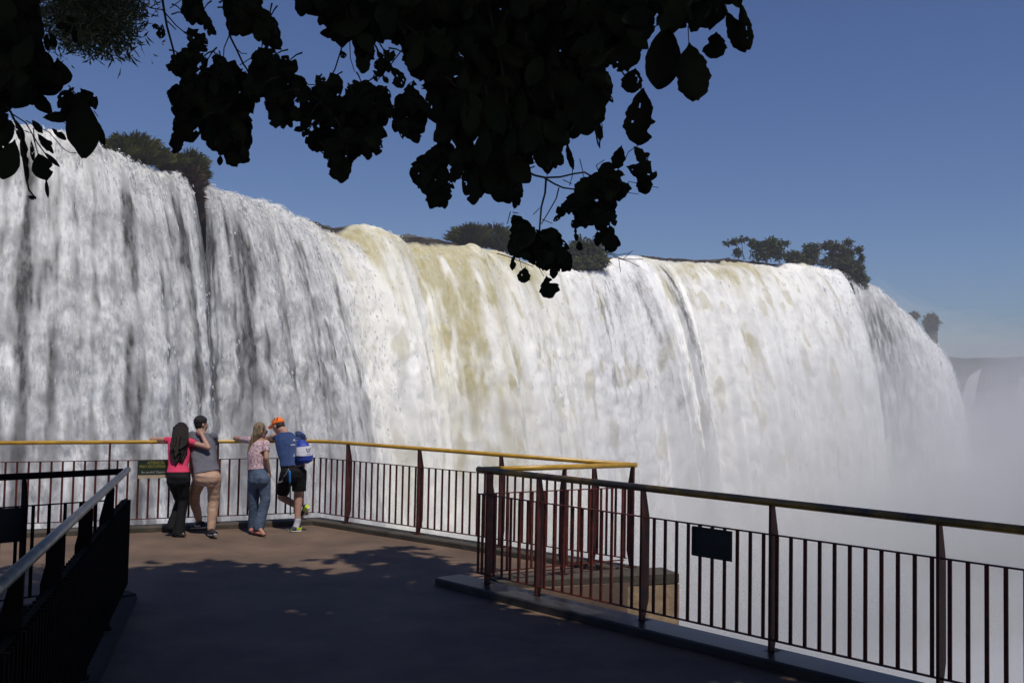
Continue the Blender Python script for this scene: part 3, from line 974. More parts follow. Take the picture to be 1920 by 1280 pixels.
# ------------------------------------------------------------------ broad leaves close to the camera
def leaf(mb, base, tip, width, rnd, ragged=.5, tilt=.6, nl=12, nw=7, peak=.58, expo=.68):
    """obovate leaf blade from base to tip with a bitten, uneven margin and a few holes"""
    base, tip = Vector(base), Vector(tip)
    ax = tip - base
    L_ = ax.length
    ax = ax / L_
    view = (base - Vector((0, 0, CAMZ))).normalized()
    sd_ = ax.cross(view).normalized()
    nm = sd_.cross(ax).normalized()
    a = rnd.uniform(-tilt, tilt)
    sd2 = sd_ * math.cos(a) + nm * math.sin(a)
    nm2 = sd2.cross(ax).normalized()
    curl, cup = rnd.uniform(-.16, .16) * L_, rnd.uniform(-.25, .25) * width
    bites = [(rnd.uniform(.15, 1.0), rnd.choice((-1, 1)), rnd.uniform(.05, .13), rnd.uniform(.2, .75)) for _ in range(rnd.choice((0, 1, 2, 3)) if rnd.random() < ragged else 0)]
    holes = [(rnd.uniform(.2, .85), rnd.uniform(-.7, .7), rnd.uniform(.025, .055)) for _ in range(rnd.choice((0, 0, 1, 2, 3)) if rnd.random() < ragged else 0)]
    ph = rnd.uniform(0, 9)
    rows = []
    for i in range(nl + 1):
        t = i / nl
        x = t ** (math.log(.5) / math.log(peak))
        hw = .5 * width * max(.03, math.sin(math.pi * min(.985, max(.012, x)))) ** expo
        if t < .12: hw *= .35 + t * 5.4
        row = []
        for j in range(nw + 1):
            s_ = -1 + 2 * j / nw
            k = 1 + .07 * ragged * math.sin(ph + t * 23 + (3 if s_ > 0 else 0)) + .05 * ragged * math.sin(ph * 2 + t * 51)
            for bt, bs, br, dep in bites:
                if bs * s_ > 0: k *= 1 - dep * max(0, 1 - ((t - bt) / br) ** 2)
            lat = s_ * hw * k
            row.append(base + ax * (t * L_) + sd2 * lat + nm2 * (curl * 4 * t * (1 - t) + cup * (s_ * s_ - .4)))
        rows.append(row)
    vs = [v for r_ in rows for v in r_]
    fs = []
    for i in range(nl):
        for j in range(nw):
            tc_, sc2 = (i + .5) / nl, -1 + 2 * (j + .5) / nw
            if any((tc_ - h[0]) ** 2 + ((sc2 - h[1]) * .45) ** 2 < h[2] ** 2 for h in holes): continue
            fs.append((i * (nw + 1) + j, i * (nw + 1) + j + 1, (i + 1) * (nw + 1) + j + 1, (i + 1) * (nw + 1) + j))
    mb.add(vs, fs)


def inside(p, pg):
    x, y = p
    c = False
    j = len(pg) - 1
    for i in range(len(pg)):
        xi, yi = pg[i]
        xj, yj = pg[j]
        if (yi > y) != (yj > y) and x < (xj - xi) * (y - yi) / (yj - yi) + xi: c = not c
        j = i
    return c


def fill(mb, pg, n, lr, yr, rnd, ang=(90, 55), wr=(.46, .66), ragged=.6, tw=None, slack=0):
    """hang n leaves so that each one stays within a traced crown outline (photo pixels) at its own depth"""
    xs, ys = [p[0] for p in pg], [p[1] for p in pg]
    made = tries = 0
    while made < n and tries < n * 60:
        tries += 1
        x, y = rnd.uniform(min(xs), max(xs)), rnd.uniform(min(ys), max(ys))
        if not inside((x, y), pg): continue
        L_ = rnd.uniform(*lr) * (1 if tries < n * 20 else .6)
        th = R(rnd.gauss(*ang))
        dx, dy = math.cos(th), math.sin(th)
        w_ = L_ * rnd.uniform(*wr)
        bx, by, ex, ey = x - dx * L_ / 2, y - dy * L_ / 2, x + dx * L_ / 2, y + dy * L_ / 2
        if not all(inside(q, pg) for q in ((bx, by), (ex, ey), (x - dy * w_ * .42, y + dx * w_ * .42), (x + dy * w_ * .42, y - dx * w_ * .42))): continue
        Yd = rnd.uniform(*yr)
        b_, t_ = at(bx, by, Yd), at(ex, ey, Yd + rnd.uniform(-.3, .3) * L_ / F_PX * Yd)
        leaf(mb, b_, t_, w_ / F_PX * Yd, rnd, ragged)
        if tw is not None and rnd.random() < .3:
            tw.append((b_, at(bx - dx * 22 + rnd.uniform(-8, 8), by - dy * 22, Yd + .03)))
        made += 1


# crown outlines: (outline, leaf count, leaf length range, depth range)
A1 = [(328, 95), (350, 90), (352, 52), (368, 50), (384, 62), (392, 92), (400, 105), (440, 112), (452, 125), (468, 122), (472, 98), (492, 84), (512, 92), (524, 97), (545, 106), (562, 116), (553, 125), (575, 153), (598, 158), (612, 142),
      (625, 132), (640, 150), (690, 150), (706, 155), (732, 170), (735, 210), (725, 262), (708, 275), (698, 302), (690, 300), (680, 288), (662, 300), (656, 335), (640, 344), (618, 335), (612, 308), (602, 285), (590, 287), (573, 270), (565, 260),
      (545, 238), (528, 243), (512, 240), (505, 247), (503, 220), (496, 198), (478, 193), (474, 215), (472, 260), (469, 290), (467, 328), (460, 325), (456, 298), (450, 307), (437, 321), (425, 308), (405, 312), (412, 285), (402, 283), (393, 281), (375, 258),
      (370, 235), (362, 245), (345, 275), (322, 290), (319, 270), (328, 240), (330, 220), (314, 202), (313, 172), (335, 155), (340, 148), (318, 136), (309, 125), (316, 110)]
A2 = [(418, -60), (420, 0), (422, 50), (430, 68), (450, 65), (465, 82), (470, 55), (482, 76), (500, 88), (527, 97), (530, 75), (520, 40), (506, 24), (493, 14), (488, -60)]
A3 = [(350, -60), (338, 24), (346, 35), (356, 48), (368, 48), (372, 38), (390, 66), (402, 77), (406, 60), (396, 40), (382, 12), (374, -60)]
A4 = [(546, -70), (548, 4), (556, 22), (562, 32), (574, 28), (582, 12), (592, 20), (605, 22), (597, 45), (600, 62), (624, 78), (633, 62), (636, 86), (645, 92), (655, 72), (664, 90), (664, 125), (680, 140), (699, 128), (704, 104), (697, 76), (712, 70), (735, 82),
      (757, 92), (753, 112), (762, 132), (777, 136), (788, 152), (790, 165), (806, 176), (812, 210), (820, 238), (812, 262), (822, 290), (845, 312), (858, 300), (868, 312), (866, 330), (864, 350), (884, 387), (911, 366), (931, 378), (941, 373), (970, 396), (978, 372),
      (976, 350), (996, 341), (991, 315), (1006, 302), (1021, 328), (1056, 319), (1053, 283), (1069, 268), (1067, 241), (1085, 254), (1109, 237), (1117, 207), (1124, 180), (1140, 188), (1146, 160), (1140, 112), (1165, 125), (1186, 128), (1192, 92), (1215, 95), (1217, 55),
      (1260, 62), (1300, 60), (1340, 56), (1345, 15), (1392, 15), (1396, -70)]
A4hole = [(955, 256), (972, 262), (984, 268), (976, 298), (966, 285)]
A5 = [(741, 180), (775, 168), (797, 185), (809, 210), (797, 225), (793, 272), (770, 264), (752, 260), (739, 247), (734, 210)]
A6 = [(772, 302), (798, 290), (815, 262), (830, 282), (850, 318), (853, 366), (836, 391), (815, 399), (800, 386), (794, 362), (775, 346), (767, 325)]
A7 = [(958, 403), (975, 402), (990, 420), (1005, 427), (1020, 430), (1030, 423), (1048, 434), (1062, 452), (1073, 476), (1071, 506), (1062, 517), (1050, 507), (1038, 524), (1030, 510), (1015, 506), (1000, 497), (985, 489), (972, 481), (957, 479), (951, 470), (955, 440)]
A8 = [(1128, 308), (1142, 305), (1160, 315), (1179, 335), (1185, 355), (1165, 376), (1155, 380), (1158, 410), (1151, 430), (1168, 456), (1148, 476), (1131, 470), (1128, 440), (1113, 426), (1095, 429), (1080, 420), (1075, 402), (1060, 403), (1047, 416), (1039, 428),
      (1037, 410), (1050, 385), (1062, 370), (1075, 360), (1095, 365), (1100, 345), (1105, 333)]
A9 = [(1118, 430), (1130, 432), (1132, 452), (1122, 464), (1112, 455)]
# small separate sprays: (base, tip, width) in photo pixels
SINGLE = [((1250, 50), (1234, 167), 66), ((1292, 80), (1306, 189), 62), ((1362, 20), (1398, 98), 34), ((1388, 0), (1404, 94), 26), ((1119, 188), (1125, 278), 15), ((1343, 60), (1338, 110), 44), ((1128, 110), (1095, 253), 62), ((1180, 40), (1178, 134), 46),
          ((1192, 84), (1197, 116), 12), ((1205, 165), (1198, 272), 60), ((1192, 128), (1180, 174), 40), ((1166, 272), (1156, 316), 27), ((1188, 274), (1219, 309), 26), ((1174, 312), (1232, 330), 36), ((1200, 318), (1212, 364), 30), ((1024, 517), (1033, 559), 38),
          ((985, 500), (980, 530), 25), ((964, 478), (961, 507), 12), ((1060, 262), (1075, 318), 12), ((978, 340), (970, 378), 16), ((300, 52), (284, 49), 11), ((305, 45), (300, 72), 17), ((592, 140), (605, 158), 22), ((718, 95), (738, 112), 26), ((735, 125), (755, 165), 28), ((725, 118), (706, 145), 14),
          ((770, 40), (790, 150), 50), ((698, 35), (708, 75), 18), ((703, 55), (718, 82), 20), ((640, 95), (645, 110), 14), ((815, 300), (790, 305), 18), ((866, 290), (850, 342), 26), ((1345, 92), (1352, 106), 5), ((1120, 160), (1150, 192), 12), ((1146, 110), (1170, 132), 24),
          ((776, 150), (770, 185), 30), ((805, 160), (820, 232), 34), ((713, 258), (705, 292), 18), ((1130, 330), (1080, 372), 44), ((1090, 410), (1072, 426), 18), ((1078, 425), (1082, 452), 9), ((1085, 452), (1088, 470), 14)]
STICKS = [([(296, -70), (306, 10), (313, 50), (324, 90), (330, 120)], 5.2), ([(281, 15), (302, 2)], 2.2), ([(281, 15), (304, 19)], 2.2), ([(304, 18), (330, 48), (352, 66)], 2.6), ([(314, 40), (330, 56)], 2.4), ([(318, 16), (345, -4)], 2),
          ([(424, -60), (430, 40), (432, 70), (443, 92), (456, 120), (470, 140)], 4.6), ([(430, 66), (420, 90), (419, 108)], 2.6), ([(440, 88), (452, 100), (463, 101)], 2), ([(450, 122), (475, 106)], 2.2),
          ([(640, -60), (652, 40), (640, 92), (628, 130), (612, 160)], 3.8), ([(655, 60), (657, 110), (665, 135)], 2), ([(755, 92), (732, 122), (706, 152)], 2.6), ([(558, 150), (580, 159), (604, 158)], 2.2), ([(822, 190), (826, 215), (833, 226)], 2), ([(806, 185), (822, 180)], 1.8),
          ([(955, 250), (972, 265), (976, 300), (968, 330), (985, 322)], 3), ([(900, -60), (940, 120), (960, 250), (985, 322)], 6), ([(985, 320), (1003, 329), (1022, 333), (1050, 332), (1075, 326), (1096, 323), (1110, 331), (1130, 335)], 4.4),
          ([(1020, 333), (1040, 345), (1056, 352), (1085, 356), (1100, 345), (1106, 334)], 3.6), ([(1024, 335), (1022, 362), (1015, 388), (1012, 425), (1010, 470)], 4.2), ([(1048, 352), (1043, 372), (1030, 395), (1015, 420)], 2.8), ([(1087, 298), (1092, 318), (1096, 342)], 1.8),
          ([(1074, 300), (1073, 330), (1068, 348)], 1.8), ([(1056, 337), (1072, 345)], 1.8), ([(1016, 411), (1036, 419)], 1.6), ([(1000, 402), (1012, 390)], 1.6), ([(1085, 356), (1095, 372), (1110, 380)], 2.4), ([(957, 397), (951, 420)], 2), ([(962, 398), (972, 400)], 2),
          ([(932, 475), (950, 480), (975, 490), (1000, 500)], 2.0), ([(972, 478), (978, 503)], 1.3), ([(1004, 490), (1020, 518)], 1.3), ([(1145, 105), (1158, 122), (1172, 145)], 2.2), ([(1128, 335), (1118, 310), (1133, 300)], 2), ([(1200, 270), (1178, 285), (1172, 300), (1150, 330)], 1.8),
          ([(1178, 340), (1235, 352)], 1.4), ([(1168, 360), (1198, 364)], 1.4), ([(1135, 470), (1158, 478), (1182, 474)], 1.6), ([(1140, 474), (1168, 486), (1206, 486)], 1.8), ([(1150, 482), (1180, 490), (1198, 500)], 1.5), ([(1160, 484), (1164, 510)], 1.3), ([(1168, 486), (1186, 470)], 1.3),
          ([(1126, 180), (1132, 206)], 1.2), ([(1000, 305), (1023, 300), (1026, 330)], 2.2), ([(1150, 110), (1172, 142), (1203, 168)], 2.4), ([(1290, 50), (1292, 84)], 2), ([(1250, 40), (1250, 54)], 2), ([(1360, 5), (1363, 24)], 2)]


def build_sticks(mb, sticks, rnd, y0=4.6):
    for pts, w_ in sticks:
        Yd = y0 + rnd.uniform(-.3, .4)
        P = [at(x, y, Yd + .04 * i) for i, (x, y) in enumerate(pts)]
        rr = [w_ * .5 / F_PX * Yd * (1 - .35 * i / len(P)) for i in range(len(P))]
        mb.tube(P, rr, 6)


def subtract(mb_pts): pass


rnd = random.Random(3)
root = empty('overhanging_tree', (6.2, -1.5, 0))
tag(root, 'dark broad leaved tree whose ragged boughs hang across the top middle of the sky', 'tree')
lv, tw = MB(), []
fill(lv, A1, 460, (20, 50), (4.2, 5.6), rnd, tw=tw)
fill(lv, A2, 100, (20, 50), (4.2, 5.2), rnd, tw=tw)
fill(lv, A3, 46, (22, 46), (4.2, 5.2), rnd, tw=tw)
fill(lv, A5, 60, (20, 42), (4.3, 5.2), rnd)
fill(lv, A6, 56, (20, 48), (4.3, 5.2), rnd)
fill(lv, A7, 85, (18, 44), (4.3, 5.0), rnd)
fill(lv, A8, 90, (18, 42), (4.3, 5.0), rnd)
A10 = [(690, 150), (735, 165), (745, 120), (700, 85), (700, 120)]
fill(lv, A10, 16, (14, 26), (4.3, 5.2), rnd, tw=tw)
fill(lv, A9, 8, (18, 26), (4.3, 5.0), rnd)
fill(lv, A4, 900, (32, 78), (4.2, 6.2), rnd, ang=(92, 42), tw=tw)
def margin(pg, lr, gap, yr=(4.2, 5.2)):
    """leaves whose tips make the ragged margin of the crown"""
    area = sum(pg[i - 1][0] * pg[i][1] - pg[i][0] * pg[i - 1][1] for i in range(len(pg)))
    for i in range(len(pg)):
        a, b = pg[i - 1], pg[i]
        ln = math.hypot(b[0] - a[0], b[1] - a[1])
        if ln < 1: continue
        ox, oy = (b[1] - a[1]) / ln, -(b[0] - a[0]) / ln
        if area < 0: ox, oy = -ox, -oy
        k = max(1, round(ln / gap))
        for q in range(k):
            t = (q + rnd.random()) / k
            x, y = a[0] + (b[0] - a[0]) * t, a[1] + (b[1] - a[1]) * t
            if y < -30: continue
            for _ in range(14):
                L_ = rnd.uniform(*lr) * (1 if _ < 7 else .6)
                th = math.atan2(oy + .55 + rnd.gauss(0, .45), ox + rnd.gauss(0, .45))
                dx, dy = math.cos(th), math.sin(th)
                w_ = L_ * rnd.uniform(.42, .62)
                bx, by = x - dx * L_, y - dy * L_
                mx, my = x - dx * L_ * .42, y - dy * L_ * .42
                if inside((bx, by), pg) and inside((mx - dy * w_ * .40, my + dx * w_ * .40), pg) and inside((mx + dy * w_ * .40, my - dx * w_ * .40), pg):
                    Yd = rnd.uniform(*yr)
                    leaf(lv, at(bx, by, Yd), at(x, y, Yd), w_ / F_PX * Yd, rnd, .8, tilt=.35, nl=14, nw=8)
                    break


for pg, lr_, gp_ in ((A1, (30, 56), 22), (A2, (34, 66), 24), (A3, (24, 44), 24), (A4, (36, 76), 25), (A5, (30, 48), 24), (A6, (30, 56), 24), (A7, (28, 52), 22), (A8, (26, 50), 22)):
    margin(pg, lr_, gp_)
for b_, t_, w_ in SINGLE:
    Yd = rnd.uniform(4.3, 4.9)
    leaf(lv, at(*b_, Yd), at(*t_, Yd), w_ / F_PX * Yd * 1.02, rnd, .3 if w_ > 62 else .95, tilt=.15, nl=26, nw=16, peak=.62, expo=.5 if w_ > 38 else .62)
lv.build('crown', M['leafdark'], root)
br = MB()
build_sticks(br, STICKS, rnd)
for a, b in tw: br.tube([b, (a + b) / 2 + Vector((0, 0, .006)), a], [.0045, .0035, .0025], 5)
# boughs above the picture that carry the hanging branches
hub = Vector((5.6, 1.2, 7.6))
for x, y, Yd in ((296, -70, 4.7), (424, -60, 4.7), (640, -60, 4.8), (900, -60, 4.9), (1150, -60, 4.9), (1300, -60, 4.9), (480, -60, 5), (780, -60, 5.2), (1010, -70, 5.2)):
    e = at(x, y, Yd)
    md = (e + hub) / 2 + Vector((0, 0, .8))
    br.tube([hub, hub * .55 + md * .45, md, md * .45 + e * .55, e + Vector((0, 0, .02))], [.12, .09, .07, .04, .012], 8)
br.build('branch', M['bark'], root)
tk = MB()
tk.tube([(6.2, -1.5, -.4), (6.25, -1.4, .6), (6.15, -.9, 2.6), (6.0, -.2, 5.0), hub, (5.2, 2.0, 9.6)], [.5, .36, .30, .26, .20, .06], 14)
for k in range(9):
    a = k * 2 * math.pi / 9
    tk.tube([hub, hub + Vector((math.cos(a) * 2.4, math.sin(a) * 2.2, 1.0)), hub + Vector((math.cos(a) * 5.5, math.sin(a) * 4.6, 1.2))], [.13, .08, .02], 8)
tk.build('trunk', M['bark'], root, smooth=True)


def leafcard(mb, p, L_, W_, rnd, flat=.6):
    d = Vector((rnd.gauss(0, 1), rnd.gauss(0, 1), rnd.gauss(-.2, flat))).normalized()
    s_ = d.cross(Vector((rnd.gauss(0, .4), rnd.gauss(0, .4), 1))).normalized()
    n_ = d.cross(s_) * (L_ * .1)
    mb.add([p, p + d * L_ * .5 - s_ * W_ * .5 + n_, p + d * L_, p + d * L_ * .5 + s_ * W_ * .5 + n_], [(0, 1, 2, 3)])


# the shading crown above and behind the camera
up_ = MB()
n_up = 0
while n_up < 52000:
    x, y, z = rnd.uniform(-5.5, 13), rnd.uniform(-9, 9.6), rnd.uniform(6.6, 10.6)
    lim = 8.9 + .9 * math.sin(x * .9 + 1) + .5 * math.sin(x * 2.3) - (z - 8) * .35 - max(0, -x - 2) * .25 - max(0, x - 7) * .3 - 2.7 * max(0, min(1, (x - .7) / .9))
    if y > lim: continue
    if y / max(.1, 1) * .43 + 2.24 > z - .35: continue                      # stays above the top of the picture
    if (x + 5.5) < rnd.random() * 1.5: continue
    if perlin(np.array([x * .45]), np.array([y * .45 + z * .2]))[0] < -.44: continue
    leafcard(up_, Vector((x, y, z)), rnd.uniform(.28, .44), rnd.uniform(.17, .25), rnd, .3)
    n_up += 1
for _ in range(16000):
    p = Vector((rnd.uniform(-4, 8), rnd.uniform(-3, 6.2), rnd.uniform(6.4, 8.0)))
    if p.y * .43 + 2.24 > p.z - .35: continue
    leafcard(up_, p, rnd.uniform(.28, .44), rnd.uniform(.17, .25), rnd, .3)
up_.build('shade_crown', M['canopyleaf'], root)

# left edge tree with large leaves and dead hanging stems
B1 = [(-60, -60), (75, -60), (80, 40), (84, 100), (96, 114), (118, 122), (129, 146), (122, 166), (112, 172), (106, 186), (84, 158), (76, 158), (72, 172), (90, 196), (104, 212), (80, 214), (64, 204), (48, 196), (44, 214), (20, 208), (4, 208), (-60, 250)]
B2 = [(122, 164), (138, 162), (150, 170), (160, 176), (168, 172), (180, 184), (181, 208), (170, 205), (160, 192), (140, 178), (124, 176)]
B3 = [(108, 180), (124, 172), (148, 178), (168, 200), (172, 230), (150, 232), (120, 228), (106, 210)]
B4 = [(-40, 210), (20, 212), (30, 240), (24, 262), (22, 300), (6, 336), (-10, 345), (-40, 330)]
SL = [((118, 170), (128, 250 - 60), 30), ((152, 178), (157, 297), 58), ((172, 215), (197, 274), 16), ((80, 220), (140, 217), 20), ((96, 240), (124, 262), 12), ((28, 262), (4, 336), 40), ((72, 288), (88, 338), 38), ((86, 334), (90, 371), 7), ((40, 250), (50, 312), 14), ((45, 290), (52, 340), 9),
      ((70, 250), (100, 288), 14), ((82, 285), (112, 313), 9), ((60, 225), (80, 250), 13), ((58, 262), (62, 302), 8), ((30, 225), (44, 268), 14), ((108, 108), (112, 160), 44), ((52, 168), (96, 212), 26), ((88, 262), (98, 272), 8), ((52, 368), (68, 372), 9), ((150, 165), (181, 200), 26), ((118, 182), (150, 230), 44),
      ((125, 32), (140, 42), 10), ((128, 45), (105, 52), 12), ((138, 48), (142, 82), 11), ((134, 46), (122, 60), 9), ((95, 60), (104, 90), 12), ((86, 62), (90, 96), 12)]
BS = [([(-30, 150), (20, 210), (38, 250), (42, 290), (48, 330), (54, 356), (66, 371)], 5.0), ([(20, 212), (48, 230), (70, 268), (86, 290), (110, 312)], 2.6), ([(48, 226), (92, 248), (118, 278), (130, 286), (144, 287)], 1.9), ([(96, 212), (120, 230), (138, 238)], 2), ([(128, 160), (150, 186), (168, 212), (185, 234)], 2.2),
      ([(80, 120), (96, 90), (99, 84)], 2), ([(30, 240), (60, 250), (70, 285)], 1.8), ([(62, 240), (66, 270), (74, 300)], 2), ([(110, 30), (140, 46)], 1.4), ([(176, 208), (184, 219)], 1.6)]
rt = empty('leafy_tree', (-4.6, 1.0, 0))
tag(rt, 'dark large leaved tree filling the top left corner with dead stems hanging down', 'tree')
lv = MB()
fill(lv, B1, 420, (40, 84), (3.6, 5.0), rnd, ragged=.3)
fill(lv, B2, 16, (20, 36), (3.9, 4.4), rnd)
fill(lv, B3, 34, (24, 46), (3.9, 4.4), rnd)
fill(lv, B4, 30, (24, 56), (3.9, 4.4), rnd)
for b_, t_, w_ in SL:
    Yd = rnd.uniform(3.8, 4.3)
    leaf(lv, at(*b_, Yd), at(*t_, Yd), w_ / F_PX * Yd * 1.04, rnd, .2 if w_ > 35 else .6, tilt=.15, nl=14, nw=8)
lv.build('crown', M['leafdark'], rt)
br = MB()
for bs_ in BS:
    br = MB()
    build_sticks(br, [bs_], rnd, 4.05)
    br.build('branch', M['bark'], rt)
tk = MB()
e1 = at(-30, 150, 4.05)
tk.tube([(-4.6, 1.0, -.3), (-4.55, 1.1, 2.0), (-4.2, 1.8, 3.8), (-3.6, 2.9, 4.6), e1 + Vector((-.2, 0, .1)), e1], [.24, .19, .14, .09, .04, .01], 10)
tk.tube([(-4.2, 1.8, 3.8), (-3.2, 3.0, 5.2), at(40, -80, 4.2)], [.12, .08, .03], 10)
tk.build('trunk', M['bark'], rt, smooth=True)

# feathery tree, farther off, upper left
ft = empty('feathery_tree', (-7.4, 8.0, -.5))
tag(ft, 'fine leaved feathery tree reaching in behind the large leaves at the upper left', 'tree')
fm_ = MB()
FE = [((90, -20), (255, 42)), ((80, 20), (228, 66)), ((60, 30), (205, 90)), ((100, 0), (262, 14)), ((60, -40), (236, 60)), ((70, 0), (250, 24)), ((60, 20), (235, 80)), ((70, 30), (190, 92)), ((60, 40), (160, 84)), ((80, -30), (270, 2)), ((70, 60), (150, 75)), ((120, 20), (262, 108)), ((60, 10), (215, 40)), ((100, -30), (245, 40)), ((60, -10), (185, 70)), ((110, 10), (205, 76)), ((80, -40), (225, 20)), ((60, -60), (200, 0))]
sticks_ = MB()
for (a, b) in FE:
    Yd = rnd.uniform(8.2, 9.4)
    P0, P1 = at(*a, Yd), at(*b, Yd - .5)
    sag = Vector((0, 0, .15))
    pts = [P0.lerp(P1, t) + sag * math.sin(t * math.pi) for t in [i / 10 for i in range(11)]]
    sticks_.tube(pts, [.012 - .0009 * i for i in range(11)], 5)
    for i in range(110 if b != (262, 108) else 45):
        t = rnd.random() ** .6
        q = P0.lerp(P1, t) + sag * math.sin(t * math.pi)
        spread = .20 * (1 - t) + .07 if b != (262, 108) else .08
        q2 = q + Vector((rnd.gauss(0, spread), rnd.gauss(0, spread), rnd.gauss(-.03, spread * .6)))
        for _ in range(3):
            leafcard(fm_, q2 + Vector((rnd.gauss(0, .03), rnd.gauss(0, .03), rnd.gauss(0, .03))), rnd.uniform(.06, .12), rnd.uniform(.014, .026), rnd, .8)
fm_.build('crown', M['feather'], ft)
sticks_.build('branch', M['bark'], ft)
tk = MB()
tk.tube([(-7.4, 8.0, -.5), (-7.2, 8.1, 3), (-6.6, 8.4, 6.2), at(60, -40, 8.8), at(90, -60, 8.8)], [.16, .13, .09, .05, .02], 8)
tk.build('trunk', M['bark'], ft, smooth=True)


# ------------------------------------------------------------------ growth on the crest of the falls
def blob_leaves(mb, c, rad, n, size, rnd, grass=False, hollow=.45):
    c = Vector(c)
    sd0 = rnd.uniform(0, 99)
    for _ in range(n):
        d = Vector((rnd.gauss(0, 1), rnd.gauss(0, 1), rnd.gauss(0, 1))).normalized()
        k = 1 + .22 * math.sin(d.x * 5 + sd0) * math.cos(d.z * 6 + sd0 * 2) + .12 * math.sin(d.y * 11 + d.z * 9 + sd0)
        r_ = (hollow + (1 - hollow) * rnd.random() ** .6) * k
        p = c + Vector((d.x * rad[0], d.y * rad[1], d.z * rad[2])) * r_
        s_ = size * rnd.uniform(.6, 1.3)
        if grass:
            t = (Vector((d.x * .8, d.y * .8, .9 * abs(d.z) + .35)) + Vector((rnd.gauss(0, .22), rnd.gauss(0, .22), rnd.gauss(0, .2)))).normalized()
            sdv = t.cross(Vector((rnd.gauss(0, 1), rnd.gauss(0, 1), .1))).normalized() * s_ * .07
            e = p + t * s_
            e2 = e + (t + Vector((d.x, d.y, -.9))).normalized() * s_ * .5
            mb.add([p - sdv, p + sdv, e + sdv * .8, e2, e - sdv * .8], [(0, 1, 2, 3, 4)])
        else:
            leafcard(mb, p, s_, s_ * .55, rnd, .7)


def growth(name, label, cat, blobs, mat, size, group=None, grass=False, stems=(), stemmat='bark'):
    """blobs: (px, py, depth, half width px, half height px, count)"""
    px, py, Yd = blobs[0][:3]
    rt = empty(name, at(px, py + blobs[0][4], Yd))
    tag(rt, label, cat, group)
    mb = MB()
    for (px, py, Yd, hw_, hh_, n) in blobs:
        k = Yd / F_PX
        blob_leaves(mb, at(px, py, Yd), (hw_ * k, hw_ * k * .8, hh_ * k), n, size, rnd, grass)
    mb.build('foliage', M[mat], rt)
    sm = MB()
    if not stems:
        px, py, Yd, hw_, hh_ = blobs[0][:5]
        stems = [([(px + e * hw_ * .3, py + hh_ * 1.0), (px + e * hw_ * .4, py)], 2.2, Yd) for e in (-1, 0, 1)]
    for pts, w_, Yd in stems:
        P = [at(x, y, Yd) for x, y in pts]
        sm.tube(P, [w_ * .5 / F_PX * Yd * (1 - .5 * i / len(P)) for i in range(len(P))], 6)
    sm.build('stem', M[stemmat], rt)
    return rt


growth('grassy_bush', 'large rounded grass tussock on the crest at the upper left', 'bush', [(250, 283, 106, 42, 21, 2800), (225, 283, 104, 24, 17, 1000), (290, 297, 108, 28, 15, 1200), (262, 302, 107, 34, 10, 900)], 'grassbush', .7, grass=True)
growth('grassy_bush', 'rounded grass tussock drooping over the bare rock gully', 'bush', [(350, 316, 114, 34, 23, 2800), (325, 310, 112, 24, 16, 1000), (370, 328, 115, 15, 22, 900), (322, 320, 111, 20, 10, 500)], 'grassbush', .65, grass=True)
M['drygrass'] = leafmat('dry_hanging_growth', (.085, .055, .025), (.022, .018, .010), .4, 0, .8, .1)
growth('hanging_plants', 'brown dead growth hanging down the rock gully below the tussock', 'plant', [(353, 346, 111.5, 22, 26, 1700), (340, 335, 111, 16, 16, 700), (358, 378, 112, 13, 30, 1200), (364, 408, 112.5, 6, 26, 500)], 'drygrass', .8, grass=True)
growth('grassy_bush', 'wide spiky grass clump on the crest behind the hanging twigs', 'bush', [(880, 446, 172, 34, 18, 2200), (925, 450, 174, 36, 22, 2000), (948, 460, 174, 24, 20, 900)], 'grassbush', .95, grass=True)
growth('round_bush', 'olive bush on the crest partly behind the lowest hanging leaves', 'bush', [(1108, 472, 186, 30, 24, 1800), (1082, 468, 186, 20, 22, 900), (1118, 490, 183, 24, 15, 900), (1090, 494, 181, 26, 11, 800)], 'bush', .75)


def spread_tree(name, label, tufts, stems, dome=(), mat='bushlight'):
    rt = growth(name, label, 'tree', list(tufts) + list(dome), mat, .8, stems=stems)
    return rt


spread_tree('slender_tree', 'open thin stemmed tree with flat leaf tufts on the crest right of the middle',
            [(1448, 458, 208, 22, 12, 700), (1378, 452, 208, 9, 6, 160), (1362, 455, 208, 5, 3, 50), (1382, 473, 208, 8, 7, 150), (1412, 455, 208, 9, 8, 130), (1420, 462, 208, 12, 10, 200), (1475, 455, 208, 5, 4, 70), (1392, 449, 208, 5, 4, 50), (1400, 448, 208, 3, 3, 30), (1440, 468, 208, 26, 12, 350), (1460, 476, 208, 14, 10, 260), (1428, 480, 208, 18, 8, 260)],
            [([(1398, 488), (1390, 470), (1378, 455), (1364, 456)], 1.3, 208), ([(1394, 488), (1392, 468), (1391, 450)], 1.2, 208), ([(1406, 488), (1408, 470), (1411, 456)], 1.3, 208), ([(1430, 490), (1440, 470), (1446, 455)], 1.8, 208), ([(1446, 492), (1442, 470), (1436, 458)], 1.5, 208), ([(1452, 492), (1462, 465), (1476, 456)], 1.4, 208)])
growth('round_bush', 'low rounded bush on the crest beside the slender tree', 'bush', [(1488, 482, 211, 18, 13, 1000), (1505, 490, 212, 16, 9, 500)], 'bush', .7)
growth('round_bush', 'ball shaped bush on a short stem on the crest', 'bush', [(1521, 472, 213, 16, 16, 1200), (1524, 488, 213, 9, 10, 300)], 'bush', .65)
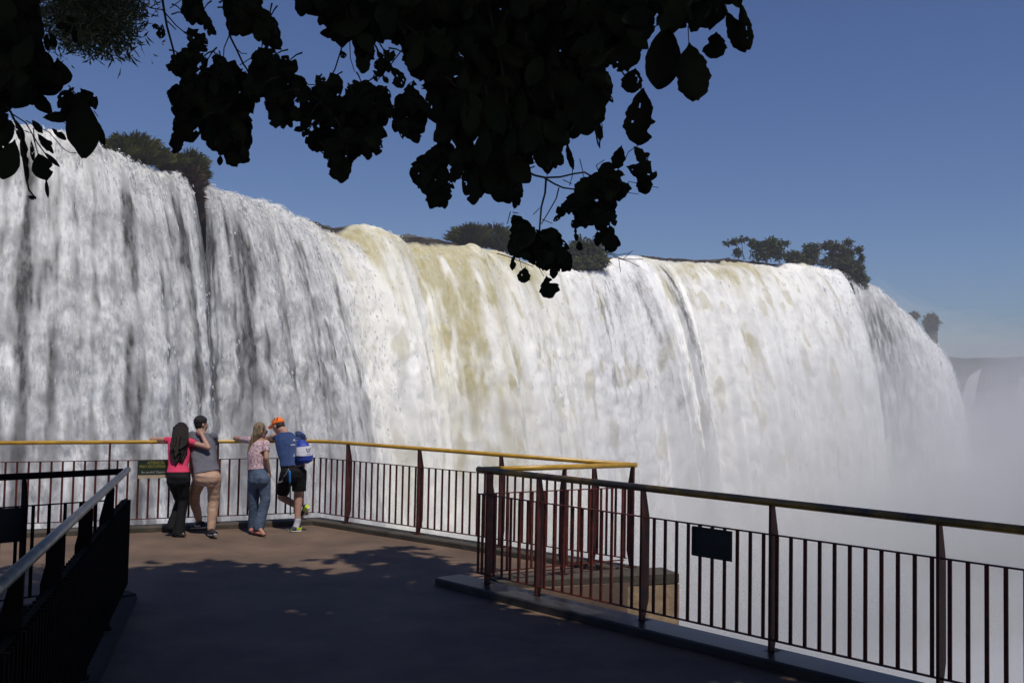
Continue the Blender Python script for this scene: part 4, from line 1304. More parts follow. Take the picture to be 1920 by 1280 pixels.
spread_tree('slender_tree', 'dark tree with separate rosette tufts on bare stalks near the right end of the crest',
            [(1556, 460, 219, 17, 8, 500), (1574, 474, 219, 20, 18, 1000), (1592, 454, 219, 6, 6, 130), (1611, 468, 219, 6, 8, 150), (1616, 484, 219, 5, 5, 90), (1590, 474, 219, 12, 10, 300), (1566, 490, 219, 34, 10, 700)],
            [([(1580, 495), (1588, 475), (1592, 455)], 1.2, 219), ([(1585, 495), (1600, 480), (1611, 470)], 1.2, 219), ([(1555, 495), (1548, 480), (1536, 472)], 1.5, 219), ([(1562, 495), (1557, 475), (1553, 460)], 1.5, 219), ([(1600, 490), (1616, 485)], 1, 219)], mat='bush')
growth('hanging_plants', 'dark green growth spilling over the lip below the rosette tree', 'plant', [(1590, 508, 220, 26, 18, 1700), (1612, 526, 221, 16, 18, 1000), (1575, 515, 219, 12, 16, 600), (1600, 500, 220, 20, 14, 700), (1587, 540, 217.5, 8, 13, 500), (1578, 528, 217, 6, 9, 250), (1596, 552, 217.5, 5, 9, 200)], 'bush', .75)
growth('round_bush', 'tall upright bush standing at the right end of the falls crest', 'bush', [(1746, 604, 252, 15, 18, 1300), (1747, 628, 253, 10, 16, 500), (1752, 645, 254, 6, 12, 200)], 'bush', .75)
growth('round_bush', 'small bush on the crest just left of the tall upright one', 'bush', [(1714, 592, 246, 10, 8, 400)], 'bush', .7)
# ------------------------------------------------------------------ people: closed forms fused into one skin by voxel remeshing
class Form:
    def __init__(s): s.mb = MB()

    def cap(s, p0, p1, r0, r1=None, n=14):
        r1 = r0 if r1 is None else r1
        p0, p1 = Vector(p0), Vector(p1)
        d = p1 - p0
        L_ = max(d.length, 1e-5)
        d = d / L_
        pts, rr = [], []
        for k in range(5):
            a = -math.pi / 2 + k * math.pi / 8
            pts.append(p0 + d * (math.sin(a) * r0)); rr.append(max(1e-4, math.cos(a) * r0))
        for k in range(5):
            a = k * math.pi / 8
            pts.append(p1 + d * (math.sin(a) * r1)); rr.append(max(1e-4, math.cos(a) * r1))
        a = d.cross(Vector((0, 0, 1)) if abs(d.z) < .9 else Vector((1, 0, 0))).normalized()
        b = d.cross(a).normalized()
        vs = [p + (a * math.cos(2 * math.pi * k / n) + b * math.sin(2 * math.pi * k / n)) * r for p, r in zip(pts, rr) for k in range(n)]
        m_ = len(pts)
        fs = [(i * n + k, (i + 1) * n + k, (i + 1) * n + (k + 1) % n, i * n + (k + 1) % n) for i in range(m_ - 1) for k in range(n)]
        fs += [tuple(range(n)), tuple((m_ - 1) * n + k for k in range(n))[::-1]]
        s.mb.add(vs, fs)
        return s

    def chain(s, pts, rr):
        for i in range(len(pts) - 1): s.cap(pts[i], pts[i + 1], rr[i], rr[i + 1])
        return s

    def ell(s, c, a, b, d, n=16, m_=10):
        c, a, b, d = Vector(c), Vector(a), Vector(b), Vector(d)
        vs, fs = [c + d], []
        for i in range(1, m_):
            th = math.pi * i / m_
            for k in range(n):
                ph = 2 * math.pi * k / n
                vs.append(c + d * math.cos(th) + (a * math.cos(ph) + b * math.sin(ph)) * math.sin(th))
        vs.append(c - d)
        for k in range(n): fs.append((0, 1 + k, 1 + (k + 1) % n))
        for i in range(m_ - 2):
            for k in range(n):
                p, q = 1 + i * n + k, 1 + i * n + (k + 1) % n
                fs.append((p, p + n, q + n, q))
        e = len(vs) - 1
        for k in range(n): fs.append((e - n + k, e, e - n + (k + 1) % n))
        if a.cross(b).dot(d) < 0: fs = [f[::-1] for f in fs]
        s.mb.add(vs, fs)
        return s

    def loft(s, st, n=20, pw=.85):
        """closed tube through (centre, half width vector, half depth vector)"""
        vs, fs = [], []
        for c, W, D in st:
            for k in range(n):
                t = 2 * math.pi * k / n
                cx_, sx_ = math.cos(t), math.sin(t)
                vs.append(Vector(c) + Vector(W) * math.copysign(abs(cx_) ** pw, cx_) + Vector(D) * math.copysign(abs(sx_) ** pw, sx_))
        m_ = len(st)
        fs = [(i * n + k, i * n + (k + 1) % n, (i + 1) * n + (k + 1) % n, (i + 1) * n + k) for i in range(m_ - 1) for k in range(n)]
        fs += [tuple(range(n))[::-1], tuple((m_ - 1) * n + k for k in range(n))]
        c0, W, D = st[0]
        if Vector(W).cross(Vector(D)).dot(Vector(st[-1][0]) - Vector(c0)) < 0: fs = [f[::-1] for f in fs]
        s.mb.add(vs, fs)
        return s

    def fuse(s, name, mat, parent=None, loc=None, vox=.008, it=4, cuts=(), wrinkle=0):
        me = s.mb.mesh(name + '_raw')
        o = bpy.data.objects.new('tmp', me)
        COL.objects.link(o)
        md = o.modifiers.new('r', 'REMESH')
        md.mode, md.voxel_size, md.adaptivity = 'VOXEL', vox, 0
        sm = o.modifiers.new('s', 'SMOOTH')
        sm.factor, sm.iterations = .5, it
        dg = bpy.context.evaluated_depsgraph_get()
        res = bpy.data.meshes.new_from_object(o.evaluated_get(dg))
        bpy.data.objects.remove(o)
        bpy.data.meshes.remove(me)
        res.name = name
        if cuts or wrinkle:
            bm = bmesh.new()
            bm.from_mesh(res)
            for cc in cuts:
                co, no, lim = Vector(cc[0]), Vector(cc[1]).normalized(), (cc[2] if len(cc) > 2 else 9.0)
                fsel = [f_ for f_ in bm.faces if (f_.calc_center_median() - co).length < lim]
                es, vs = set(), set()
                for f_ in fsel:
                    es.update(f_.edges); vs.update(f_.verts)
                bmesh.ops.bisect_plane(bm, geom=list(vs) + list(es) + fsel, plane_co=co, plane_no=no, clear_outer=False)
                kill = [f_ for f_ in bm.faces if (f_.calc_center_median() - co).length < lim and (f_.calc_center_median() - co).dot(no) > 0]
                bmesh.ops.delete(bm, geom=kill, context='FACES')
            if wrinkle:
                from mathutils import noise
                bm.normal_update()
                for v in bm.verts:
                    q = v.co * 7
                    v.co += v.normal * wrinkle * (.75 * noise.fractal(Vector((q.x * .7 + q.z * .6, q.y * .7, q.z * 1.25 - q.x * .5)), .9, 2.1, 4))
            bm.to_mesh(res)
            bm.free()
        res.materials.clear()
        res.polygons.foreach_set('use_smooth', [True] * len(res.polygons))
        return link_mesh(name, res, mat, parent, loc)


def hand(F, wrist, d, nrm, thumb, curl=.5, L_=.175):
    """palm, four bent fingers of unequal length and a thumb that leaves the side of the palm"""
    d, nrm = Vector(d).normalized(), Vector(nrm).normalized()
    sdv = d.cross(nrm).normalized() * thumb          # towards the thumb side
    k = L_ / .18
    w0 = Vector(wrist)
    F.loft([(w0, sdv * .024 * k, nrm * .017 * k), (w0 + d * .045 * k, sdv * .036 * k, nrm * .015 * k), (w0 + d * .088 * k, sdv * .039 * k, nrm * .012 * k)], n=14)
    for i, (o_, l1) in enumerate(((.028, .078), (.0095, .086), (-.0095, .080), (-.028, .064))):
        b = w0 + d * .084 * k + sdv * o_ * k
        c1 = curl * (1 + .12 * i)
        d1 = (d * math.cos(c1 * .6) + nrm * math.sin(c1 * .6) + sdv * o_ * 2.0).normalized()
        d2 = (d * math.cos(c1 * 1.5) + nrm * math.sin(c1 * 1.5)).normalized()
        m1 = b + d1 * l1 * .5 * k
        F.chain([b, m1, m1 + d2 * l1 * .5 * k], [.0098 * k, .0092 * k, .0078 * k])
    tb = w0 + d * .028 * k + sdv * .028 * k
    td = (d * .72 + sdv * .62 + nrm * .25).normalized()
    F.chain([tb, tb + td * .038 * k, tb + td * .038 * k + (d * .9 + nrm * .35).normalized() * .030 * k], [.0125 * k, .0108 * k, .0088 * k])


def head(F, c, fwd, upv, k=1.0):
    """skull, jaw, nose, lips, chin and ears; c is the middle of the head at eye height"""
    f = Vector(fwd).normalized()
    u = Vector(upv)
    u = (u - f * u.dot(f)).normalized()
    r_ = f.cross(u).normalized()
    c = Vector(c)
    F.ell(c + u * .025 * k - f * .012 * k, r_ * .077 * k, f * .098 * k, u * .095 * k)
    F.ell(c - u * .048 * k + f * .024 * k, r_ * .058 * k, f * .066 * k, u * .068 * k)
    F.ell(c - u * .098 * k + f * .062 * k, r_ * .026 * k, f * .022 * k, u * .018 * k)
    F.ell(c - u * .004 * k + f * .078 * k, r_ * .050 * k, f * .014 * k, u * .014 * k)
    F.cap(c - u * .005 * k + f * .088 * k, c - u * .040 * k + f * .106 * k, .009 * k, .013 * k)
    F.ell(c - u * .040 * k + f * .098 * k, r_ * .019 * k, f * .013 * k, u * .010 * k)
    F.ell(c - u * .067 * k + f * .086 * k, r_ * .024 * k, f * .011 * k, u * .007 * k)
    F.ell(c - u * .077 * k + f * .083 * k, r_ * .020 * k, f * .011 * k, u * .007 * k)
    for e in (-1, 1):
        F.ell(c - u * .018 * k - f * .008 * k + r_ * .079 * k * e, r_ * .010 * k, f * .020 * k, u * .032 * k)
        F.ell(c - u * .030 * k + f * .060 * k + r_ * .042 * k * e, r_ * .018 * k, f * .018 * k, u * .02 * k)
    return f, u, r_


def eyes(parent, c, f, u, r_, k=1.0):
    for e in (-1, 1):
        F = Form()
        F.ell(c - u * .004 * k + f * .083 * k + r_ * .031 * k * e, r_ * .013, f * .008, u * .008)
        F.mb.build('eye', M['hairblack'], parent, smooth=True)


def shoe(parent, heel, toe, mat, solem, h=.085, w=.046, accent=None, lift=Vector((0, 0, 1)), name='shoe'):
    """low shoe with a separate sole"""
    heel, toe = Vector(heel), Vector(toe)
    d = (toe - heel)
    L_ = d.length
    d = d / L_
    u = (Vector(lift) - d * Vector(lift).dot(d)).normalized()
    s_ = d.cross(u).normalized()
    F = Form()
    F.loft([(heel + u * (h * .48), s_ * w * .55, u * h * .42), (heel + d * L_ * .12 + u * (h * .58), s_ * w * .78, u * h * .55), (heel + d * L_ * .32 + u * h * .56, s_ * w * .80, u * h * .52),
            (heel + d * L_ * .55 + u * h * .44, s_ * w * .95, u * h * .40), (heel + d * L_ * .78 + u * h * .36, s_ * w, u * h * .31), (heel + d * L_ * .95 + u * h * .30, s_ * w * .75, u * h * .22), (toe + u * h * .26, s_ * w * .35, u * h * .12)])
    o = F.fuse(name, mat, parent, vox=.008, it=3)
    S = Form()
    S.loft([(heel - d * .006 + u * .012, s_ * w * .6, u * .013), (heel + d * L_ * .12 + u * .012, s_ * w * .86, u * .014), (heel + d * L_ * .5 + u * .011, s_ * w * .85, u * .012), (heel + d * L_ * .76 + u * .011, s_ * w * 1.06, u * .012), (toe + d * .004 + u * .013, s_ * w * .4, u * .010)], pw=.7)
    S.fuse('sole', solem, o, vox=.007, it=2)
    return o, d, u, s_


def strap(parent, pts, wdir, w, mat, name='strap', t=.004):
    """flat band through points"""
    mb = MB()
    P = [Vector(p) for p in pts]
    for i in range(len(P) - 1):
        d = (P[i + 1] - P[i])
        wv = Vector(wdir)
        wv = (wv - d.normalized() * wv.dot(d.normalized())).normalized() * w
        n_ = d.normalized().cross(wv).normalized() * t
        mb.box((P[i] + P[i + 1]) / 2, d * .52, wv, n_)
    return mb.build(name, mat, parent)


ZV, XV, YV = Vector((0, 0, 1)), Vector((1, 0, 0)), Vector((0, 1, 0))


# ---- 1: woman in the pink top, long dark hair -------------------------------------------------
Y0 = onz(338, 1006, 0).y
P = lambda x, y, dy=0.0: at(x, y, Y0 + dy)
org = onz(336, 1005, 0)
Wd = (P(357, 826, .36) - P(314, 823, .50)).normalized()
pel, wai, che, sho, nek = P(334, 893, .10), P(334, 872, .20), P(336, 848, .32), P(336, 830, .40), P(338, 818, .45)
Dd = Vector((-Wd.y, Wd.x, 0))
torso = [(pel - ZV * .08, Wd * .15, Dd * .11), (pel, Wd * .165, Dd * .115), (wai, Wd * .125, Dd * .092), (che, Wd * .145, Dd * .11), (sho, Wd * .155, Dd * .095), (sho + (nek - sho) * .45, Wd * .10, Dd * .07), (nek, Wd * .05, Dd * .05)]
shL, shR = P(318, 825, .46), P(354, 828, .34)
elL, wrL = P(285, 823.5, .62), P(304, 824, .86)
elR, wrR = P(390.5, 839, .22), P(377.5, 813, .36)
hipL, hipR = P(325, 902, .085), P(344, 901, .08)
kneB, ankB, kneA, ankA = P(338, 938, .30), P(322, 984, .10), P(344, 938, .14), P(335, 994, .02)
hc = P(339.5, 808, .50)
F = Form()
F.loft(torso)
hf, hu, hr = head(F, hc, (.05, 1, -.12), (0, .1, 1), .95)
F.cap(nek, hc - ZV * .05, .05, .048)
F.chain([shL, elL, wrL], [.044, .038, .026]); F.chain([shR, elR, wrR], [.045, .037, .026])
hand(F, wrL, (.9, .2, 0), (0, 0, -1), 1, .5)
hand(F, wrR, P(369, 806, .42) - wrR, (.2, .9, -.1), 1, .55)
F.chain([hipL, kneB, ankB], [.088, .056, .036]); F.chain([hipR, kneA, ankA], [.088, .056, .036])
F.cap(ankA, P(343, 1003, -.02), .034, .028); F.cap(ankB, P(317, 991, .14), .034, .026)
pr = F.fuse('person', M['skinpale'], loc=org, vox=.007)
tag(pr, 'woman with long dark hair and pink top, one hand on the neck of her companion', 'person')
S = Form()
S.loft([(c, W * 1.06 + W.normalized() * .012, D * 1.10 + D.normalized() * .016) for c, W, D in torso[:-2]] + [(sho + (nek - sho) * .5, Wd * .095, Dd * .075)])
S.cap(P(324, 827, .44), shL.lerp(elL, .22), .058, .052); S.cap(shR, shR.lerp(elR, .36), .060, .052)
S.fuse('shirt', M['pink'], pr, vox=.008, wrinkle=.005, cuts=[(P(333, 884.5, .1), Vector((.03, -.05, -1))), (shL.lerp(elL, .20), (elL - shL), .085), (shR.lerp(elR, .36), (elR - shR), .085)])
T = Form()
T.loft([(wai - ZV * .0, Wd * .140, Dd * .115), (pel, Wd * .172, Dd * .132), (pel - ZV * .09, Wd * .172, Dd * .125), (pel - ZV * .15, Wd * .14, Dd * .105)])
T.chain([hipL, kneB, kneB.lerp(ankB, .6), ankB - ZV * .03], [.098, .070, .066, .085]); T.chain([hipR, kneA, kneA.lerp(ankA, .6), ankA - ZV * .05], [.098, .070, .068, .092])
T.fuse('trousers', M['black'], pr, vox=.009, wrinkle=.006, cuts=[(P(334, 880, .15), (0, 0, 1)), ])
H = Form()
H.ell(hc + hu * .028 - hf * .018, hr * .098, hf * .105, hu * .108)
hb = [(339.5, 800, .42, 15), (338.5, 813, .35, 16), (336.5, 830, .26, 14), (334.5, 846, .17, 10), (332, 858, .12, 6), (330, 870, .08, 2)]
H.loft([(P(x, y, d_), XV * (w_ * .0077), YV * .045) for x, y, d_, w_ in hb], pw=1)
H.loft([(P(x + 7, y, d_ + .01), XV * (w_ * .0033), YV * .035) for x, y, d_, w_ in hb[:4]] + [(P(338, 868, .11), XV * .016, YV * .02)], pw=1)
H.loft([(P(x - 9, y, d_ + .02), XV * (w_ * .0033), YV * .035) for x, y, d_, w_ in hb[:4]] + [(P(325, 866, .08), XV * .02, YV * .02)], pw=1)
hr_ = random.Random(4)
for k_ in range(26):
    e_ = hr_.uniform(-1, 1)
    x0, y0_ = 337 + e_ * 15, hr_.uniform(818, 836)
    y1_ = hr_.uniform(848, 884) - abs(e_) * 14
    x1_ = 331 + e_ * hr_.uniform(5, 13)
    d0_ = hr_.uniform(.20, .28)
    H.chain([P(x0, y0_, d0_ + .02), P((x0 + x1_) / 2 + e_ * 3, (y0_ + y1_) / 2, d0_ - .07), P(x1_, y1_, .06 + hr_.uniform(-.01, .05))], [.022, .018, .006])
H.fuse('hair', M['hairdark'], pr, vox=.007, wrinkle=.012, it=1)
shoe(pr, P(324, 1005.5, .02), P(348, 1005, -.06), M['shoeblack'], M['shoeblack'], h=.055, w=.042)
shoe(pr, P(326, 989, .06), P(312, 992.5, .16), M['shoeblack'], M['shoeblack'], h=.06, w=.042)

# ---- 2: man in the grey shirt and tan trousers --------------------------------------------------
Y0 = onz(395, 1006, 0).y
P = lambda x, y, dy=0.0: at(x, y, Y0 + dy)
org = onz(392, 1006, 0)
Wd = (P(404, 816, .42) - P(356, 812, .50)).normalized()
Dd = Vector((-Wd.y, Wd.x, 0))
pel, wai, che, sho, nek = P(389, 890, .085), P(384, 866, .24), P(380, 842, .38), P(379, 820, .46), P(377, 808, .50)
torso = [(pel - ZV * .09, Wd * .16, Dd * .125), (pel, Wd * .175, Dd * .13), (wai, Wd * .165, Dd * .115), (che, Wd * .185, Dd * .125), (sho, Wd * .175, Dd * .10), (sho + (nek - sho) * .5, Wd * .12, Dd * .075), (nek, Wd * .058, Dd * .058)]
shL, shR = P(360, 816, .50), P(399, 818, .44)
elR, wrR = P(402, 832, .72), P(388, 826, .92)
elL, wrL = P(358, 852, .36), P(361, 886, .34)
hipR, hipL = P(401, 898, .085), P(375, 897, .16)
kneR, ankR, kneL, ankL = P(400.5, 938, .14), P(395.5, 990, .02), P(362, 930, .36), P(373, 974, .46)
hc = P(377.5, 794.5, .52)
F = Form()
F.loft(torso)
hf, hu, hr = head(F, hc, (.72, .70, -.05), (0, .06, 1), 1.0)
F.cap(nek, hc - ZV * .05, .062, .058)
F.chain([shL, elL, wrL], [.052, .044, .030]); F.chain([shR, elR, wrR], [.052, .044, .030])
hand(F, wrL, (.1, .1, -1), (1, 0, 0), 1, .4, .19); hand(F, wrR, (-.9, .3, 0), (0, 0, -1), 1, .5, .19)
F.chain([hipL, kneL, ankL], [.095, .062, .042]); F.chain([hipR, kneR, ankR], [.095, .062, .042])
F.cap(ankR, P(399, 1002, -.05), .04, .034); F.cap(ankL, P(368, 985, .5), .04, .034)
pr = F.fuse('person', M['skin'], loc=org, vox=.007)
tag(pr, 'short haired man in grey shirt and tan trousers with one foot raised on the kerb', 'person')
eyes(pr, hc, hf, hu, hr)
S = Form()
S.loft([(pel - ZV * .03, Wd * .195, Dd * .15)] + [(c, W * 1.08 + W.normalized() * .008, D * 1.06 + D.normalized() * .012) for c, W, D in torso[1:-1]] + [(nek - ZV * .01, Wd * .075, Dd * .078)])
S.cap(shL, shL.lerp(elL, .75), .066, .062); S.cap(shR, shR.lerp(elR, .75), .068, .062)
S.fuse('shirt', M['grey'], pr, vox=.008, wrinkle=.009, cuts=[(P(388, 884, .1), Vector((.22, -.1, -1))), (shL.lerp(elL, .75), (elL - shL), .085), (nek, Vector((0, .15, 1)))])
T = Form()
T.loft([(wai - ZV * .05, Wd * .165, Dd * .12), (pel, Wd * .19, Dd * .145), (pel - ZV * .08, Wd * .185, Dd * .15), (pel - ZV * .16, Wd * .15, Dd * .12)])
T.ell(P(402, 897, .05), Wd * .08, Dd * .09, ZV * .10); T.ell(P(378, 897, .08), Wd * .08, Dd * .09, ZV * .10)
T.chain([hipL, kneL, kneL.lerp(ankL, .5), ankL], [.108, .082, .070, .052]); T.chain([hipR, kneR, kneR.lerp(ankR, .5), ankR], [.110, .084, .072, .058])
T.fuse('trousers', M['tan'], pr, vox=.008, wrinkle=.009, cuts=[(P(388, 876, .15), (0, 0, 1)), ])
H = Form()
H.ell(hc + hu * .036 - hf * .018, hr * .086, hf * .106, hu * .096); H.ell(hc - hf * .045 - hu * .018, hr * .074, hf * .058, hu * .075)
H.fuse('hair', M['hairblack'], pr, vox=.007, wrinkle=.006, it=2, cuts=[(hc + hf * .03 + hu * .02, hf * .85 - hu * .75)])
o, d_, u_, s_ = shoe(pr, P(393.5, 1004, .06), P(404, 1003.5, -.22), M['shoeblack'], M['sole'], h=.095, w=.052)
q = (P(393.5, 1004, .06) + P(404, 1003.5, -.22)) / 2 + u_ * .045
strap(o, [P(404, 999.5, -.16), P(401, 1001, -.13), P(398, 999, -.05)], u_, .010, M['white'], 'shoe_mark', .003)
o, d_, u_, s_ = shoe(pr, P(384, 990, .36), P(358, 990.5, .50), M['shoeblack'], M['sole'], h=.095, w=.050)
strap(o, [P(375, 985, .33), P(369, 986.5, .355), P(364, 984.5, .39)], u_, .010, M['white'], 'shoe_mark', .003)

# ---- 3: woman with fair hair, floral tee and jeans --------------------------------------------------
Y0 = onz(485, 1004, 0).y
P = lambda x, y, dy=0.0: at(x, y, Y0 + dy)
org = onz(484, 1003, 0)
Wd = (P(500, 830, .14) - P(471, 826, .42)).normalized()
Dd = Vector((-Wd.y, Wd.x, 0))
pel, wai, che, sho, nek = P(485, 893, .14), P(481, 872, .17), P(483, 850, .22), P(485, 831, .26), P(486, 820, .28)
torso = [(pel - ZV * .08, Wd * .155, Dd * .125), (pel, Wd * .168, Dd * .125), (wai, Wd * .122, Dd * .095), (che, Wd * .145, Dd * .115), (sho, Wd * .155, Dd * .095), (sho + (nek - sho) * .5, Wd * .10, Dd * .07), (nek, Wd * .05, Dd * .05)]
shL, shR = P(472, 826, .36), P(499, 832, .16)
elL, wrL = P(441, 821.5, .70), P(458, 822, .98)
elR, wrR = P(499.5, 859, .06), P(504.5, 884, .14)
hipL, hipR = P(476, 900, .16), P(495, 900, .10)
kneL, ankL, kneR, ankR = P(475.5, 940, .16), P(475, 992, .22), P(497.5, 938, .085), P(485, 988, .03)
hc = P(488.5, 807, .28)
F = Form()
F.loft(torso)
hf, hu, hr = head(F, hc, (.80, .55, -.06), (.0, .05, 1), .95)
F.cap(nek, hc - ZV * .05, .048, .046)
F.chain([shL, elL, wrL], [.042, .036, .026]); F.chain([shR, elR, wrR], [.043, .037, .027])
hand(F, wrL, (.9, .3, 0), (0, 0, -1), 1, .5); hand(F, wrR, (.12, .4, -1), (-.8, .3, 0), -1, .5)
F.chain([hipL, kneL, ankL], [.09, .058, .038]); F.chain([hipR, kneR, ankR], [.09, .058, .038])
F.cap(ankR, P(494, 1001, -.12), .034, .028); F.cap(ankL, P(476, 999, .14), .034, .028)
pr = F.fuse('person', M['skin'], loc=org, vox=.007)
tag(pr, 'fair haired woman in floral pink tee, sunglasses and blue jeans looking to her right', 'person')
S = Form()
S.loft([(c, W * 1.05 + W.normalized() * .012, D * 1.08 + D.normalized() * .014) for c, W, D in torso[1:-2]] + [(sho + (nek - sho) * .6, Wd * .085, Dd * .068)])
S.cap(shL, shL.lerp(elL, .55), .056, .050); S.cap(shR, shR.lerp(elR, .52), .058, .054)
S.fuse('shirt', M['floral'], pr, vox=.008, wrinkle=.005, cuts=[(P(480, 879, .15), Vector((.12, -.05, -1))), (shL.lerp(elL, .55), (elL - shL), .085), (shR.lerp(elR, .52), (elR - shR), .085)])
T = Form()
T.loft([(wai - ZV * .01, Wd * .140, Dd * .112), (pel, Wd * .176, Dd * .135), (pel - ZV * .08, Wd * .172, Dd * .14), (pel - ZV * .16, Wd * .135, Dd * .11)])
T.ell(P(477, 899, .08), Wd * .075, Dd * .085, ZV * .10); T.ell(P(494, 899, .03), Wd * .075, Dd * .085, ZV * .10)
T.chain([hipL, kneL, kneL.lerp(ankL, .5), ankL], [.098, .078, .074, .080]); T.chain([hipR, kneR, kneR.lerp(ankR, .5), ankR], [.098, .078, .076, .082])
tr = T.fuse('jeans', M['jean'], pr, vox=.008, wrinkle=.008, cuts=[(P(482, 873.5, .15), Vector((-.06, 0, 1)))])
H = Form()
H.ell(hc + hu * .030 - hf * .020, hr * .083, hf * .094, hu * .096)
H.loft([(P(484, 800, .24), XV * .072, YV * .06), (P(481, 813, .22), XV * .070, YV * .062), (P(475, 826, .21), XV * .052, YV * .05), (P(469, 838, .20), XV * .038, YV * .04), (P(467, 851, .19), XV * .026, YV * .03), (P(467, 866, .18), XV * .007, YV * .015)], pw=1)
H.fuse('hair', M['hairblonde'], pr, vox=.008, wrinkle=.010, it=3, cuts=[(hc + hf * .048 + hu * .02, hf * .95 - hu * .35)])
G = Form()
for e in (-1, 1):
    G.ell(hc + hf * .088 + hr * .034 * e - hu * .008, hr * .027, hf * .010, hu * .021)
    G.cap(hc + hf * .075 + hr * .064 * e + hu * .002, hc - hf * .01 + hr * .080 * e + hu * .004, .006)
G.cap(hc + hf * .098 - hr * .02, hc + hf * .098 + hr * .02, .006)
G.fuse('sunglasses', M['glass_dark'], pr, vox=.005, it=1)
shoe(pr, P(473, 1001.5, .10), P(498, 1003.5, -.14), M['redshoe'], M['shoeblack'], h=.06, w=.043)
shoe(pr, P(470, 998, .085), P(474, 998, .36), M['redshoe'], M['shoeblack'], h=.06, w=.043)

# ---- 4: man in the orange cap ----------------------------------------------------------------------
Y0 = onz(555, 996, 0).y
P = lambda x, y, dy=0.0: at(x, y, Y0 + dy)
org = onz(553, 996, 0)
Wd = (P(562, 812, .30) - P(511, 815, .40)).normalized()
Dd = Vector((-Wd.y, Wd.x, 0))
pel, wai, che, sho, nek = P(549, 882, .06), P(545, 862, .16), P(543, 842, .28), P(540, 823, .36), P(533, 809, .46)
torso = [(pel - ZV * .08, Wd * .155, Dd * .125), (pel, Wd * .165, Dd * .125), (wai, Wd * .155, Dd * .112), (che, Wd * .185, Dd * .125), (sho, Wd * .195, Dd * .110), (sho + (nek - sho) * .5, Wd * .15, Dd * .09), (nek, Wd * .06, Dd * .06)]
shL, shR = P(515, 818, .42), P(559, 816, .36)
elL, wrL = P(499, 823, .66), P(478, 822, .74)
elR, wrR = P(570.5, 822, .52), P(556, 827, .80)
hipR, hipL = P(561, 888, .06), P(539, 888, .10)
kneR, ankR, kneL, ankL = P(560.5, 926, .10), P(557, 980, .02), P(527.5, 931, .30), P(565, 953, .20)
hc = P(521.5, 798, .54)
F = Form()
F.loft(torso)
hf, hu, hr = head(F, hc, (-.78, .45, -.38), (-.22, .22, 1), 1.0)
F.cap(nek, hc - hu * .05 - hf * .02, .062, .058)
F.chain([shL, elL, wrL], [.052, .042, .030]); F.chain([shR, elR, wrR], [.052, .043, .030])
hand(F, wrL, (-1, .2, 0), (0, 0, -1), -1, .5, .19); hand(F, wrR, (-.9, .4, 0), (0, 0, -1), 1, .5, .19)
F.chain([hipL, kneL, kneL.lerp(ankL, .3), ankL], [.092, .060, .058, .038]); F.chain([hipR, kneR, kneR.lerp(ankR, .3), ankR], [.094, .060, .060, .038])
F.cap(ankR, P(550, 992, .0), .038, .032); F.cap(ankL, P(575, 962, .10), .038, .032)
pr = F.fuse('person', M['skinpale'], loc=org, vox=.007)
tag(pr, 'man in orange cap, blue shirt and black shorts standing on one leg against the rail', 'person')
eyes(pr, hc, hf, hu, hr)
S = Form()
S.loft([(pel + ZV * .02, Wd * .185, Dd * .145)] + [(c, W * 1.07 + W.normalized() * .008, D * 1.06 + D.normalized() * .012) for c, W, D in torso[2:-1]] + [(nek - ZV * .005, Wd * .078, Dd * .08)])
S.cap(shL, shL.lerp(elL, .62), .068, .064); S.cap(shR, shR.lerp(elR, .70), .070, .064)
sh_ = S.fuse('shirt', M['blue'], pr, vox=.008, wrinkle=.008, cuts=[(P(545, 873, .1), Vector((.10, -.1, -1))), (shL.lerp(elL, .62), (elL - shL), .085), (shR.lerp(elR, .70), (elR - shR), .085), (nek + (hc - nek) * .1, hc - nek)])
T = Form()
T.loft([(wai - ZV * .03, Wd * .165, Dd * .125), (pel, Wd * .182, Dd * .142), (pel - ZV * .09, Wd * .182, Dd * .145), (pel - ZV * .17, Wd * .15, Dd * .12)])
T.chain([hipL, hipL.lerp(kneL, .88)], [.115, .102]); T.chain([hipR, hipR.lerp(kneR, .9)], [.118, .104])
so = T.fuse('shorts', M['black'], pr, vox=.008, wrinkle=.008, cuts=[(P(545, 866, .15), (0, 0, 1)), (hipL.lerp(kneL, .84), (kneL - hipL) + Vector((0, 0, -.25)), .17), (hipR.lerp(kneR, .84), Vector((0, 0, -1)), .17)])
strap(so, [P(541, 880, -.10), P(533, 893, -.05), P(529, 902, .0), P(523.5, 904, .06)], (1, 0, 0), .011, M['white'], 'white_stripe', .004)
H = Form()
H.ell(hc - hf * .040 - hu * .004, hr * .082, hf * .072, hu * .085)
H.fuse('hair', M['hairbrown'], pr, vox=.007, wrinkle=.006, it=2, cuts=[(hc + hf * .012, hf)])
K = Form()
K.ell(hc + hu * .040 - hf * .008, hr * .092, hf * .112, hu * .094)
cp_ = K.fuse('cap', M['orange'], pr, vox=.006, it=2, cuts=[(hc + hu * .030, -hu + hf * .05)])
B_ = Form()
B_.loft([(hc + hu * .040 + hf * .06, hr * .078, hu * .005), (hc + hu * .036 + hf * .12, hr * .084, hu * .005), (hc + hu * .024 + hf * .165, hr * .066, hu * .005), (hc + hu * .016 + hf * .185, hr * .03, hu * .004)], pw=1)
B_.fuse('brim', M['orange'], cp_, vox=.005, it=2)
for e in (-1, 0, 1):
    a = hc + hu * .115 - hr * (.045 + 0 * e) + hf * .035 * e
    strap(cp_, [hc + hu * .118 - hf * .02 - hr * .055 + hf * .045 * e - hu * .012 * abs(e), hc + hu * .085 - hf * .02 - hr * .082 + hf * .062 * e - hu * .016 * abs(e)], hf, .004, M['shoeblack'], 'vent_seam', .006)


